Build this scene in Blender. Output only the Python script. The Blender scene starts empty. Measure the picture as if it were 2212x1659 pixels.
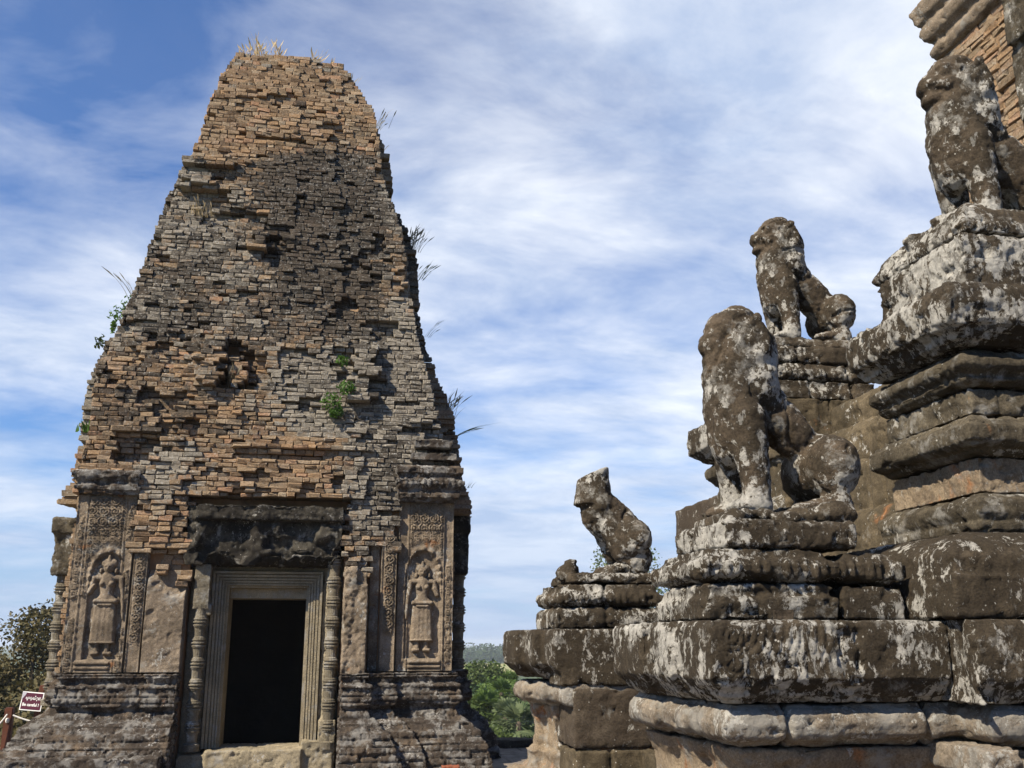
import bpy, bmesh, math, random
import numpy as np
from mathutils import Vector, Matrix, Euler

random.seed(7)
RNG = np.random.default_rng(11)
scene = bpy.context.scene
COL = scene.collection
RAD = math.radians

# ------------------------------------------------------------------ camera
EYE = (0.0, 0.0, 1.6)
PITCH = math.atan(259 / 1000)
YAW = RAD(10)
cd = bpy.data.cameras.new('camera')
cd.lens = 36.0 * 1000 / 1024
cd.sensor_width = 36.0
cd.clip_start = 0.05
cd.clip_end = 6000
cam = bpy.data.objects.new('camera', cd)
COL.objects.link(cam)
cam.location = EYE
cam.rotation_euler = (RAD(90) + PITCH, 0, -YAW)
scene.camera = cam

# ------------------------------------------------------------------ light
SUN_AZ, SUN_EL = RAD(55), RAD(44)     # azimuth measured from the facade's normal (-Y) towards -X
TO_SUN = Vector((-math.sin(SUN_AZ) * math.cos(SUN_EL), -math.cos(SUN_AZ) * math.cos(SUN_EL), math.sin(SUN_EL)))
sd = bpy.data.lights.new('sun', 'SUN')
sd.energy = 5.0
sd.angle = RAD(0.53)
sd.color = (1.0, 0.90, 0.73)
sun = bpy.data.objects.new('sun', sd)
COL.objects.link(sun)
sun.rotation_euler = TO_SUN.to_track_quat('Z', 'Y').to_euler()

world = bpy.data.worlds.new('World')
scene.world = world
world.use_nodes = True
wn, wl = world.node_tree.nodes, world.node_tree.links
wn.clear()
w_out = wn.new('ShaderNodeOutputWorld')
w_bg = wn.new('ShaderNodeBackground')
w_sky = wn.new('ShaderNodeTexSky')
w_sky.sky_type = 'NISHITA'
w_sky.sun_disc = False
w_sky.sun_elevation = SUN_EL
w_sky.sun_rotation = math.atan2(TO_SUN.x, TO_SUN.y)
w_sky.air_density = 1.0
w_sky.dust_density = 0.4
w_sky.ozone_density = 2.6
SKY_STRENGTH = 0.06
w_bg.inputs['Strength'].default_value = SKY_STRENGTH


def wnode(kind, **kw):
    n = wn.new(kind)
    for k, v in kw.items():
        setattr(n, k, v)
    return n


def wmath(op, a, b=None):
    n = wn.new('ShaderNodeMath')
    n.operation = op
    for i, v in enumerate((a, b)):
        if v is None:
            continue
        if isinstance(v, (int, float)):
            n.inputs[i].default_value = v
        else:
            wl.new(v, n.inputs[i])
    return n.outputs[0]


w_tc = wnode('ShaderNodeTexCoord')
w_sep = wnode('ShaderNodeSeparateXYZ')
wl.new(w_tc.outputs['Generated'], w_sep.inputs[0])
wz = wmath('MAXIMUM', w_sep.outputs[2], 0.0)
den = wmath('ADD', wz, 0.16)
w_comb = wnode('ShaderNodeCombineXYZ')
wl.new(wmath('DIVIDE', w_sep.outputs[0], den), w_comb.inputs[0])
wl.new(wmath('DIVIDE', w_sep.outputs[1], den), w_comb.inputs[1])


def wnoise(loc, rot, scale3, scale, detail, rough, dist):
    m = wnode('ShaderNodeMapping')
    m.inputs['Location'].default_value = loc
    m.inputs['Rotation'].default_value = rot
    m.inputs['Scale'].default_value = scale3
    wl.new(w_comb.outputs[0], m.inputs[0])
    n = wnode('ShaderNodeTexNoise')
    n.inputs['Scale'].default_value = scale
    n.inputs['Detail'].default_value = detail
    n.inputs['Roughness'].default_value = rough
    n.inputs['Distortion'].default_value = dist
    wl.new(m.outputs[0], n.inputs['Vector'])
    return n.outputs[0]


CLOUD_LOC = (14.555, 18.957, 0.0)
n_big = wnoise(CLOUD_LOC, (0, 0, RAD(-28)), (0.8, 1.15, 1), 0.85, 5.0, 0.52, 0.35)
n_fine = wnoise((16.413, 3.213, 0), (0, 0, RAD(-35)), (1.0, 1.5, 1), 2.4, 9.0, 0.6, 0.4)
c_sum = wmath('ADD', wmath('MULTIPLY', n_big, 0.72), wmath('MULTIPLY', n_fine, 0.28))
w_ramp = wnode('ShaderNodeValToRGB')
w_ramp.color_ramp.elements[0].position = 0.375
w_ramp.color_ramp.elements[0].color = (0, 0, 0, 1)
w_ramp.color_ramp.elements[1].position = 0.56
w_ramp.color_ramp.elements[1].color = (1, 1, 1, 1)
wl.new(c_sum, w_ramp.inputs[0])
# clouds kept to the sky ahead; unseen sky behind cleared to deepen shadows
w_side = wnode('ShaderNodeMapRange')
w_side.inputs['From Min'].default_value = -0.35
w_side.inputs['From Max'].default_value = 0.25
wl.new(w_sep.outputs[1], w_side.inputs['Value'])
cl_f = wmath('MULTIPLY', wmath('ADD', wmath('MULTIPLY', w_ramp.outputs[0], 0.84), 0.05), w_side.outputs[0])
w_tint = wnode('ShaderNodeMixRGB', blend_type='MULTIPLY')
w_tint.inputs[0].default_value = 1.0
wl.new(w_sky.outputs[0], w_tint.inputs[1])
w_tint.inputs[2].default_value = (0.62, 1.0, 1.48, 1)
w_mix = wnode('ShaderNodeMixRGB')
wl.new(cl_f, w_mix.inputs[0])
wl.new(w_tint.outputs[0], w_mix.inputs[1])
w_cc = wnode('ShaderNodeMixRGB')
w_cr = wnode('ShaderNodeValToRGB')
w_cr.color_ramp.elements[0].position = 0.36
w_cr.color_ramp.elements[1].position = 0.62
n_lump = wnoise((3.3, 9.2, 0), (0, 0, RAD(-20)), (1.0, 1.3, 1), 2.0, 8.0, 0.62, 0.3)
wl.new(n_lump, w_cr.inputs[0])
wl.new(w_cr.outputs[0], w_cc.inputs[0])
w_cc.inputs[1].default_value = (5.4, 6.5, 8.6, 1)
w_cc.inputs[2].default_value = (10.2, 10.6, 11.2, 1)
wl.new(w_cc.outputs[0], w_mix.inputs[2])
w_hz = wnode('ShaderNodeMixRGB')
w_hr = wnode('ShaderNodeValToRGB')
w_hr.color_ramp.elements[0].position = 0.0
w_hr.color_ramp.elements[0].color = (0.85, 0.85, 0.85, 1)
w_hr.color_ramp.elements[1].position = 0.22
w_hr.color_ramp.elements[1].color = (0, 0, 0, 1)
wl.new(wz, w_hr.inputs[0])
wl.new(w_hr.outputs[0], w_hz.inputs[0])
wl.new(w_mix.outputs[0], w_hz.inputs[1])
w_hz.inputs[2].default_value = (4.2, 5.5, 7.9, 1)
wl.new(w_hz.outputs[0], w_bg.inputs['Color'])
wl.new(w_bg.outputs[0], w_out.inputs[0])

scene.view_settings.view_transform = 'Standard'
scene.view_settings.look = 'None'
scene.view_settings.exposure = 0.8
scene.view_settings.gamma = 1.0
scene.view_settings.use_curve_mapping = False
scene.render.engine = 'CYCLES'
scene.cycles.max_bounces = 6
scene.cycles.transparent_max_bounces = 6
scene.cycles.use_denoising = True


# ------------------------------------------------------------------ measuring helper
def ray(x, y):
    """direction of the sight line through a point of the photo (2212 wide copy)"""
    s = 2212 / 1024
    u, v = (x / s - 512) / 1000, (384 - y / s) / 1000
    d = (u, math.cos(PITCH) - math.sin(PITCH) * v, math.sin(PITCH) + math.cos(PITCH) * v)
    return (d[0] * math.cos(YAW) + d[1] * math.sin(YAW), -d[0] * math.sin(YAW) + d[1] * math.cos(YAW), d[2])


def at(x, y, Y=None, X=None, depth=None):
    d = ray(x, y)
    if Y is not None:
        t = Y / d[1]
    elif X is not None:
        t = X / d[0]
    else:
        t = depth / (d[0] * math.sin(YAW) + d[1] * math.cos(YAW))
    return Vector((d[0] * t, d[1] * t, 1.6 + d[2] * t))


# ------------------------------------------------------------------ noise
def _hash(ix, iy, iz, seed):
    h = (ix.astype(np.int64) * 374761393 + iy.astype(np.int64) * 668265263 + iz.astype(np.int64) * 2147483647 + seed * 974634777) & 0xFFFFFFFF
    h = ((h ^ (h >> 13)) * 1274126177) & 0xFFFFFFFF
    h = ((h ^ (h >> 16)) * 2246822519) & 0xFFFFFFFF
    h = h ^ (h >> 15)
    return (h & 0xFFFFFF) / float(0xFFFFFF)


def vnoise(P, seed=0):
    P = np.asarray(P, float)
    I = np.floor(P).astype(np.int64)
    f = P - I
    f = f * f * (3 - 2 * f)
    r = 0
    for dx in (0, 1):
        wx = f[:, 0] if dx else 1 - f[:, 0]
        for dy in (0, 1):
            wy = f[:, 1] if dy else 1 - f[:, 1]
            for dz in (0, 1):
                wz_ = f[:, 2] if dz else 1 - f[:, 2]
                r = r + wx * wy * wz_ * _hash(I[:, 0] + dx, I[:, 1] + dy, I[:, 2] + dz, seed)
    return r * 2 - 1


def fbm(P, freq=1.0, octaves=4, seed=0, gain=0.5):
    P = np.asarray(P, float) * freq
    a, s, tot = 1.0, 0, 0
    for o in range(octaves):
        s = s + a * vnoise(P, seed + o * 17)
        tot += a
        a *= gain
        P = P * 2.03 + 11.3
    return s / tot


def fbm1(x, y, z, **k):
    return float(fbm(np.array([[x, y, z]]), **k)[0])


# ------------------------------------------------------------------ object helpers
def empty(name, loc=(0, 0, 0), rz=0.0):
    o = bpy.data.objects.new(name, None)
    COL.objects.link(o)
    o.location = loc
    o.rotation_euler = (0, 0, rz)
    o.empty_display_size = 0.2
    return o


def tag(o, label=None, cat=None, group=None, kind=None):
    if label:
        o['label'] = label
    if cat:
        o['category'] = cat
    if group:
        o['group'] = group
    if kind:
        o['kind'] = kind
    return o


def link(name, me, mat=None, parent=None, smooth=False):
    o = bpy.data.objects.new(name, me)
    me.name = name
    COL.objects.link(o)
    if mat:
        me.materials.clear()
        me.materials.append(mat)
    if parent:
        o.parent = parent
    me.polygons.foreach_set('use_smooth', np.full(len(me.polygons), bool(smooth)))
    return o


def mesh_arrays(name, V, Fq, mat=None, parent=None, smooth=False, attr=None):
    """V (n,3), Fq (m,4) or (m,3)"""
    me = bpy.data.meshes.new(name)
    V = np.asarray(V, np.float32)
    Fq = np.asarray(Fq, np.int32)
    k = Fq.shape[1]
    me.vertices.add(len(V))
    me.vertices.foreach_set('co', V.ravel())
    me.loops.add(Fq.size)
    me.loops.foreach_set('vertex_index', Fq.ravel())
    me.polygons.add(len(Fq))
    me.polygons.foreach_set('loop_start', np.arange(0, Fq.size, k, dtype=np.int32))
    me.update(calc_edges=True)
    if attr is not None:
        a = me.color_attributes.new('stain', 'FLOAT_COLOR', 'POINT')
        A = np.ones((len(V), 4), np.float32)
        A[:, :attr.shape[1]] = attr
        a.data.foreach_set('color', A.ravel())
    return link(name, me, mat, parent, smooth)


def bm_obj(name, bm, mat=None, parent=None, smooth=False):
    me = bpy.data.meshes.new(name)
    bm.normal_update()
    bm.to_mesh(me)
    bm.free()
    return link(name, me, mat, parent, smooth)


def bm_box(bm, x0, x1, y0, y1, z0, z1):
    vs = [bm.verts.new(p) for p in ((x0, y0, z0), (x1, y0, z0), (x1, y1, z0), (x0, y1, z0), (x0, y0, z1), (x1, y0, z1), (x1, y1, z1), (x0, y1, z1))]
    for f in ((0, 3, 2, 1), (4, 5, 6, 7), (0, 1, 5, 4), (1, 2, 6, 5), (2, 3, 7, 6), (3, 0, 4, 7)):
        bm.faces.new([vs[i] for i in f])
    return vs


def bm_ell(bm, c, r, rot=None, sub=3):
    ret = bmesh.ops.create_icosphere(bm, subdivisions=sub, radius=1.0)
    M = Matrix.Translation(c) @ (rot.to_matrix().to_4x4() if rot else Matrix.Identity(4)) @ Matrix.Diagonal((r[0], r[1], r[2], 1))
    bmesh.ops.transform(bm, matrix=M, verts=ret['verts'])


def bm_limb(bm, p0, r0, p1, r1, n=14):
    """tapered round bar with domed ends"""
    p0, p1 = Vector(p0), Vector(p1)
    d = (p1 - p0)
    L = d.length
    q = d.to_track_quat('Z', 'Y').to_matrix().to_4x4()
    rings = []
    for (t, r) in [(-r0 * .96, r0 * .28), (-r0 * .7, r0 * .71), (0, r0), (L * .5, (r0 + r1) / 2), (L, r1), (L + r1 * .7, r1 * .71), (L + r1 * .96, r1 * .28)]:
        rings.append([bm.verts.new(p0 + (q @ Vector((r * math.cos(2 * math.pi * k / n), r * math.sin(2 * math.pi * k / n), t)))) for k in range(n)])
    for a, b in zip(rings, rings[1:]):
        for k in range(n):
            bm.faces.new((a[k], a[(k + 1) % n], b[(k + 1) % n], b[k]))
    bm.faces.new(list(reversed(rings[0])))
    bm.faces.new(rings[-1])


def bm_loft(bm, poly, flags, prof):
    """closed solid: plan polygon (axis aligned, counter-clockwise) whose flagged edges step out by prof = [(offset, z)...]"""
    n = len(poly)
    rings = []
    for off, z in prof:
        ring = []
        for i in range(n):
            p = Vector(poly[i])
            for j in ((i - 1) % n, i):
                a, b = Vector(poly[j]), Vector(poly[(j + 1) % n])
                d = (b - a).normalized()
                nrm = Vector((d.y, -d.x))
                p = p + nrm * (off * flags[j])
            ring.append(bm.verts.new((p.x, p.y, z)))
        rings.append(ring)
    for a, b in zip(rings, rings[1:]):
        for i in range(n):
            bm.faces.new((a[i], a[(i + 1) % n], b[(i + 1) % n], b[i]))
    bm.faces.new(list(reversed(rings[0])))
    bm.faces.new(rings[-1])


def bm_lathe(bm, prof, c=(0, 0, 0), n=20):
    rings = []
    for r, z in prof:
        rings.append([bm.verts.new((c[0] + r * math.cos(2 * math.pi * k / n), c[1] + r * math.sin(2 * math.pi * k / n), c[2] + z)) for k in range(n)])
    for a, b in zip(rings, rings[1:]):
        for k in range(n):
            bm.faces.new((a[k], a[(k + 1) % n], b[(k + 1) % n], b[k]))
    bm.faces.new(list(reversed(rings[0])))
    bm.faces.new(rings[-1])


_DG = None


def stone(name, bm, mat, parent=None, voxel=0.018, rough=0.008, lumps=0.010, lump_f=5.0, joints=(), extra=None, smooth=0, seed=1, joint_w=0.007, joint_d=0.02, pits=0.0, spall=1.0, bedding=1.0):
    """weathered masonry: the solids in bm are fused on a voxel grid, then worn by noise, joints and pits"""
    tmp_me = bpy.data.meshes.new('tmp')
    bmesh.ops.recalc_face_normals(bm, faces=bm.faces)
    bm.to_mesh(tmp_me)
    bm.free()
    tmp = bpy.data.objects.new('tmp', tmp_me)
    COL.objects.link(tmp)
    m = tmp.modifiers.new('r', 'REMESH')
    m.mode = 'VOXEL'
    m.voxel_size = voxel
    if smooth:
        s = tmp.modifiers.new('s', 'SMOOTH')
        s.iterations = smooth
        s.factor = 0.5
    dg = bpy.context.evaluated_depsgraph_get()
    me = bpy.data.meshes.new_from_object(tmp.evaluated_get(dg))
    bpy.data.objects.remove(tmp)
    bpy.data.meshes.remove(tmp_me)
    n = len(me.vertices)
    P = np.empty(n * 3, np.float32)
    me.vertices.foreach_get('co', P)
    P = P.reshape(-1, 3).astype(float)
    N = np.empty(n * 3, np.float32)
    me.vertices.foreach_get('normal', N)
    N = N.reshape(-1, 3).astype(float)
    d = 0.32 * lumps * fbm(P, lump_f, 3, seed) + 1.1 * rough * fbm(P, 30, 3, seed + 5, 0.7)
    rid = 1 - np.abs(fbm(P, 11, 3, seed + 14, 0.6)) * 2.6          # thin sharp grooves
    d = d - 0.9 * rough * np.clip(rid, 0, 1) ** 3
    d = d + 0.0035 * bedding * fbm(P * (1, 1, 13), 3.2, 3, seed + 61) * (np.abs(N[:, 2]) < .8)      # bedding planes
    chip = fbm(P, 6.5, 2, seed + 21)
    d = d - 1.3 * rough * spall * np.clip((chip - 0.22) * 9, 0, 1)          # flaked patches with a crisp rim
    edge_n = fbm(P, 4.3, 2, seed + 40)
    d = d - 0.022 * spall * np.clip((fbm(P, 14, 2, seed + 41) - 0.34) * 6, 0, 1) * (edge_n > 0)      # spalled pockets
    if pits:
        q = fbm(P, 9, 3, seed + 9)
        d = d - pits * np.clip((q - 0.12) * 5, 0, 1)
    for j in joints:                        # (axis, value, z0, z1 [, other axis lo, hi])
        ax, val, lo, hi = j[:4]
        oth = 2 if ax != 2 else 0
        wob = 0.006 * fbm(P, 3.0, 2, seed + 31 + int(val * 100) % 97)
        g = np.exp(-((P[:, ax] - val - wob) / joint_w) ** 2)
        g = g * ((P[:, oth] > lo) & (P[:, oth] < hi))
        d = d - joint_d * g * (0.7 + 0.5 * vnoise(P * 7, seed + 3))
    if extra is not None:
        d = d + extra(P, N)
    P = P + N * d[:, None]
    me.vertices.foreach_set('co', P.astype(np.float32).ravel())
    me.update()
    return link(name, me, mat, parent, True)


def relief(name, X0, X1, Z0, Z1, Y, H, mat, parent, res=0.012, back=0.2, mask=False):
    """carved panel facing -Y whose surface stands H(x, z) metres proud of the plane Y"""
    nx, nz = max(3, int((X1 - X0) / res)), max(3, int((Z1 - Z0) / res))
    xs, zs = np.linspace(X0, X1, nx), np.linspace(Z0, Z1, nz)
    XX, ZZ = np.meshgrid(xs, zs)
    h = H(XX.ravel(), ZZ.ravel()).reshape(nz, nx)
    if mask:
        keep = h > 0.004
        hh = np.where(keep, h, -0.03)
    else:
        hh = h.copy()
        hh[0, :] = hh[-1, :] = -back
        hh[:, 0] = hh[:, -1] = -back
    V = np.stack([XX.ravel(), Y - hh.ravel(), ZZ.ravel()], 1)
    idx = np.arange(nx * nz).reshape(nz, nx)
    q = np.stack([idx[:-1, :-1].ravel(), idx[:-1, 1:].ravel(), idx[1:, 1:].ravel(), idx[1:, :-1].ravel()], 1)
    if mask:
        k = keep
        near = (k[:-1, :-1] | k[:-1, 1:] | k[1:, 1:] | k[1:, :-1]).ravel()
        q = q[near]
        used = np.unique(q)
        re = np.full(nx * nz, -1)
        re[used] = np.arange(len(used))
        V, q = V[used], re[q]
    return mesh_arrays(name, V, q, mat, parent, True)


# ------------------------------------------------------------------ materials
class NT:
    def __init__(self, name):
        self.m = bpy.data.materials.new(name)
        self.m.use_nodes = True
        self.t = self.m.node_tree
        self.n, self.l = self.t.nodes, self.t.links
        self.n.clear()
        self.out = self.n.new('ShaderNodeOutputMaterial')
        self.b = self.n.new('ShaderNodeBsdfPrincipled')
        self.b.inputs['Roughness'].default_value = 0.92
        self.b.inputs['Specular IOR Level'].default_value = 0.18
        self.l.new(self.b.outputs[0], self.out.inputs[0])
        self.tc = self.n.new('ShaderNodeTexCoord').outputs['Object']

    def put(self, sock, v):
        if v is None:
            return
        if hasattr(v, 'links'):
            self.l.new(v, sock)
        elif isinstance(v, (tuple, list)):
            sock.default_value = tuple(v) + ((1.0,) if len(v) == 3 and len(sock.default_value) == 4 else ())
        else:
            sock.default_value = v

    def mapping(self, scale=(1, 1, 1), loc=(0, 0, 0), rot=(0, 0, 0)):
        m = self.n.new('ShaderNodeMapping')
        m.inputs['Scale'].default_value = scale
        m.inputs['Location'].default_value = loc
        m.inputs['Rotation'].default_value = rot
        self.l.new(self.tc, m.inputs[0])
        return m.outputs[0]

    def noise(self, scale, detail=4, rough=0.55, dist=0.0, vec=None, col=False):
        n = self.n.new('ShaderNodeTexNoise')
        n.inputs['Scale'].default_value = scale
        n.inputs['Detail'].default_value = detail
        n.inputs['Roughness'].default_value = rough
        n.inputs['Distortion'].default_value = dist
        self.l.new(vec if vec is not None else self.tc, n.inputs['Vector'])
        return n.outputs[1 if col else 0]

    def voronoi(self, scale, vec=None, feature='F1', out='Distance'):
        n = self.n.new('ShaderNodeTexVoronoi')
        n.feature = feature
        n.inputs['Scale'].default_value = scale
        self.l.new(vec if vec is not None else self.tc, n.inputs['Vector'])
        return n.outputs[out]

    def ramp(self, v, stops, interp='LINEAR'):
        r = self.n.new('ShaderNodeValToRGB')
        r.color_ramp.interpolation = interp
        e = r.color_ramp.elements
        while len(e) < len(stops):
            e.new(0.5)
        for k, (p, c) in enumerate(stops):
            e[k].position = p
            e[k].color = (c, c, c, 1) if isinstance(c, (int, float)) else tuple(c) + (1,)
        self.put(r.inputs[0], v)
        return r.outputs[0]

    def mix(self, f, a, b, mode='MIX'):
        n = self.n.new('ShaderNodeMixRGB')
        n.blend_type = mode
        self.put(n.inputs[0], f)
        self.put(n.inputs[1], a)
        self.put(n.inputs[2], b)
        return n.outputs[0]

    def math(self, op, a, b=0.0, clamp=False):
        n = self.n.new('ShaderNodeMath')
        n.operation = op
        n.use_clamp = clamp
        self.put(n.inputs[0], a)
        self.put(n.inputs[1], b)
        return n.outputs[0]

    def bump(self, h, strength=0.5, dist=0.02, prev=None):
        n = self.n.new('ShaderNodeBump')
        n.inputs['Strength'].default_value = strength
        n.inputs['Distance'].default_value = dist
        self.put(n.inputs['Height'], h)
        if prev is not None:
            self.l.new(prev, n.inputs['Normal'])
        return n.outputs[0]

    def finish(self, col, nrm=None, rough=None):
        self.put(self.b.inputs['Base Color'], col)
        if nrm is not None:
            self.l.new(nrm, self.b.inputs['Normal'])
        if rough is not None:
            self.put(self.b.inputs['Roughness'], rough)
        return self.m


def stone_mat(name, dark=(0.055, 0.043, 0.029), mid=(0.135, 0.106, 0.073), mid_amt=0.45, lichen=(0.49, 0.465, 0.415), lich=0.5, lich_scale=11.0, streak=0.5, grey=0.3, ochre=0.0, tan=None, tan_amt=0.0, bump=0.6):
    """sandstone: dark crust, browner worn patches, pale lichen blotches with sharp edges, grey bloom"""
    t = NT(name)
    big = t.noise(1.6, 5, 0.6, 0.4)
    fine = t.noise(38, 6, 0.7)
    med = t.noise(6.5, 6, 0.65, 0.3)
    f = t.ramp(t.math('ADD', t.math('MULTIPLY', big, 0.55), t.math('MULTIPLY', med, 0.45)), [(0.62 - 0.28 * mid_amt, 0.0), (0.80 - 0.28 * mid_amt, 1.0)])
    c = t.mix(f, dark, mid)
    if tan_amt > 0:
        tn = t.noise(2.3, 5, 0.6, 0.6, vec=t.mapping(loc=(4.2, 1.3, 0.7)))
        c = t.mix(t.ramp(tn, [(0.66 - 0.36 * tan_amt, 0.0), (0.76 - 0.36 * tan_amt, 1.0)]), c, tan or (0.34, 0.24, 0.15))
    if ochre > 0:
        on = t.noise(3.6, 4, 0.6, 0.5, vec=t.mapping(loc=(9.1, 5.3, 2.7)))
        c = t.mix(t.ramp(on, [(0.70 - 0.25 * ochre, 0.0), (0.78 - 0.25 * ochre, 0.9)]), c, (0.36, 0.17, 0.075))
    c = t.mix(t.ramp(fine, [(0.25, 0.0), (0.75, 0.55)]), t.mix(1.0, c, (0.62, 0.60, 0.58), 'MULTIPLY'), c)
    sp = t.noise(85, 6, 0.75)
    c = t.mix(1.0, c, t.ramp(sp, [(0.30, 0.45), (0.50, 1.0), (0.70, 1.45)]), 'MULTIPLY')
    # grey bloom
    gn = t.noise(5.0, 7, 0.72, 0.2, vec=t.mapping(loc=(1.7, 8.2, 3.1)))
    gm = t.ramp(gn, [(0.64 - 0.3 * grey, 0.0), (0.74 - 0.3 * grey, 0.75)])
    gcol = tuple(0.5 * v + 0.005 for v in lichen)
    c = t.mix(gm, c, gcol)
    # lichens: broad grey crusts with darker rims, small white streaky flecks
    lm = t.noise(3.1, 4, 0.6, 0.2, vec=t.mapping(loc=(5.5, 2.5, 7.5)))
    ga = t.noise(lich_scale * 0.75, 8, 0.72, 0.5, vec=t.mapping(scale=(1, 1, 1 - 0.35 * streak), loc=(2.2, 6.1, 4.4)))
    gs = t.math('ADD', ga, t.math('MULTIPLY', t.math('SUBTRACT', lm, 0.5), 0.5))
    if lich > 0:
        ga_m = t.ramp(gs, [(0.74 - 0.20 * lich, 0.0), (0.77 - 0.20 * lich, 0.8), (0.84 - 0.20 * lich, 0.35)])
        c = t.mix(ga_m, c, t.mix(t.noise(60, 4, 0.7), tuple(v * 0.28 for v in lichen), tuple(v * 0.72 for v in lichen)))
    ln = t.noise(lich_scale * 1.9, 8, 0.74, 0.25, vec=t.mapping(scale=(1, 1, 1 - 0.55 * streak)))
    lsum = t.math('ADD', ln, t.math('MULTIPLY', t.math('SUBTRACT', lm, 0.5), 0.85))
    lw = t.ramp(lsum, [(0.72 - 0.22 * lich, 0.0), (0.755 - 0.22 * lich, 0.9)])
    if lich > 0:
        lcol = t.mix(t.ramp(t.noise(45, 5, 0.7), [(0.3, 0.0), (0.7, 1.0)]), tuple(v * 0.5 for v in lichen), lichen)
        c = t.mix(t.math('MULTIPLY', lw, 0.95), c, lcol)
    spots = t.ramp(t.voronoi(26, feature='F1'), [(0.10, 1.0), (0.15, 0.0)])
    spot_keep = t.ramp(t.noise(7, 2, vec=t.mapping(loc=(3, 3, 9))), [(0.55, 0.0), (0.62, 0.8)])
    if lich > 0:
        c = t.mix(t.math('MULTIPLY', spots, spot_keep), c, lichen)
    h = t.math('ADD', t.math('MULTIPLY', fine, 0.5), t.math('MULTIPLY', t.noise(120, 3, 0.6), 0.3))
    h = t.math('ADD', h, t.math('MULTIPLY', lw, 0.12))
    n1 = t.bump(t.noise(15, 10, 0.78, 0.3), bump * 1.1, 0.04)
    return t.finish(c, t.bump(h, bump * 1.2, 0.014, n1), 0.95)


def brick_mat(name):
    """tinted per brick by the 'stain' attribute: r brick hue, g black crust, b grey lichen"""
    t = NT(name)
    a = t.n.new('ShaderNodeVertexColor')
    a.layer_name = 'stain'
    s = t.n.new('ShaderNodeSeparateColor')
    t.l.new(a.outputs[0], s.inputs[0])
    r, g, b = s.outputs[0], s.outputs[1], s.outputs[2]
    c = t.ramp(r, [(0.0, (0.17, 0.11, 0.065)), (0.25, (0.29, 0.20, 0.125)), (0.5, (0.32, 0.235, 0.15)), (0.68, (0.37, 0.235, 0.13)), (0.84, (0.37, 0.29, 0.20)), (1.0, (0.40, 0.235, 0.14))])
    grain = t.noise(45, 5, 0.75)
    c = t.mix(t.ramp(grain, [(0.35, 0.0), (0.65, 1.0)]), t.mix(1.0, c, (0.55, 0.52, 0.49), 'MULTIPLY'), c)
    n1 = t.noise(4.2, 7, 0.72, 0.3)
    n2 = t.noise(13, 8, 0.78, 0.2)
    nn = t.math('ADD', t.math('MULTIPLY', n1, 0.35), t.math('MULTIPLY', n2, 0.65))
    lo = t.math('ADD', nn, t.math('SUBTRACT', t.math('MULTIPLY', b, 0.75), 0.375))
    c = t.mix(t.ramp(lo, [(0.44, 0.0), (0.57, 0.88)]), c, t.mix(grain, (0.15, 0.132, 0.105), (0.32, 0.29, 0.24)))
    m1 = t.noise(5.5, 7, 0.75, 0.3, vec=t.mapping(loc=(6.6, 1.1, 3.3)))
    m2 = t.noise(15, 8, 0.78, 0.2, vec=t.mapping(loc=(2.6, 7.1, 1.3)))
    do = t.math('ADD', t.math('ADD', t.math('MULTIPLY', m1, 0.35), t.math('MULTIPLY', m2, 0.65)), t.math('SUBTRACT', t.math('MULTIPLY', g, 0.8), 0.4))
    c = t.mix(t.ramp(do, [(0.45, 0.0), (0.58, 0.92)]), c, t.mix(grain, (0.028, 0.023, 0.018), (0.085, 0.07, 0.055)))
    edge = t.noise(34, 4, 0.7, 0.3, vec=t.mapping(loc=(3, 9, 2)))
    c = t.mix(t.ramp(edge, [(0.56, 0.0), (0.66, 0.75)]), c, t.mix(1.0, c, (0.38, 0.35, 0.32), 'MULTIPLY'))
    fl = t.noise(30, 5, 0.75, 0.3, vec=t.mapping(loc=(1, 4, 8)))
    c = t.mix(t.math('MULTIPLY', t.ramp(fl, [(0.555, 0.0), (0.64, 0.75)]), t.ramp(b, [(0.15, 0.25), (0.6, 1.0)])), c, (0.46, 0.44, 0.40))
    h = t.math('ADD', t.math('MULTIPLY', n2, 0.6), t.math('MULTIPLY', grain, 0.5))
    return t.finish(c, t.bump(h, 1.0, 0.03), 0.95)


def leaf_mat(name, c1, c2, rough=0.6, trans=0.25):
    t = NT(name)
    n = t.noise(1.3, 3, 0.6)
    oi = t.noise(9, 2)
    c = t.mix(t.ramp(t.math('ADD', t.math('MULTIPLY', n, 0.5), t.math('MULTIPLY', oi, 0.5)), [(0.35, 0.0), (0.65, 1.0)]), c1, c2)
    t.put(t.b.inputs['Base Color'], c)
    t.b.inputs['Roughness'].default_value = rough
    tr = t.n.new('ShaderNodeBsdfTranslucent')
    t.l.new(c, tr.inputs[0])
    mx = t.n.new('ShaderNodeMixShader')
    mx.inputs[0].default_value = trans
    t.l.new(t.b.outputs[0], mx.inputs[1])
    t.l.new(tr.outputs[0], mx.inputs[2])
    t.l.new(mx.outputs[0], t.out.inputs[0])
    return t.m


def plain_mat(name, c, c2=None, scale=8, rough=0.7, bump=0.0):
    t = NT(name)
    n = t.noise(scale, 5, 0.65)
    col = t.mix(t.ramp(n, [(0.3, 0.0), (0.7, 1.0)]), c, c2 or tuple(v * 0.75 for v in c))
    return t.finish(col, t.bump(n, bump, 0.02) if bump else None, rough)


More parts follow.
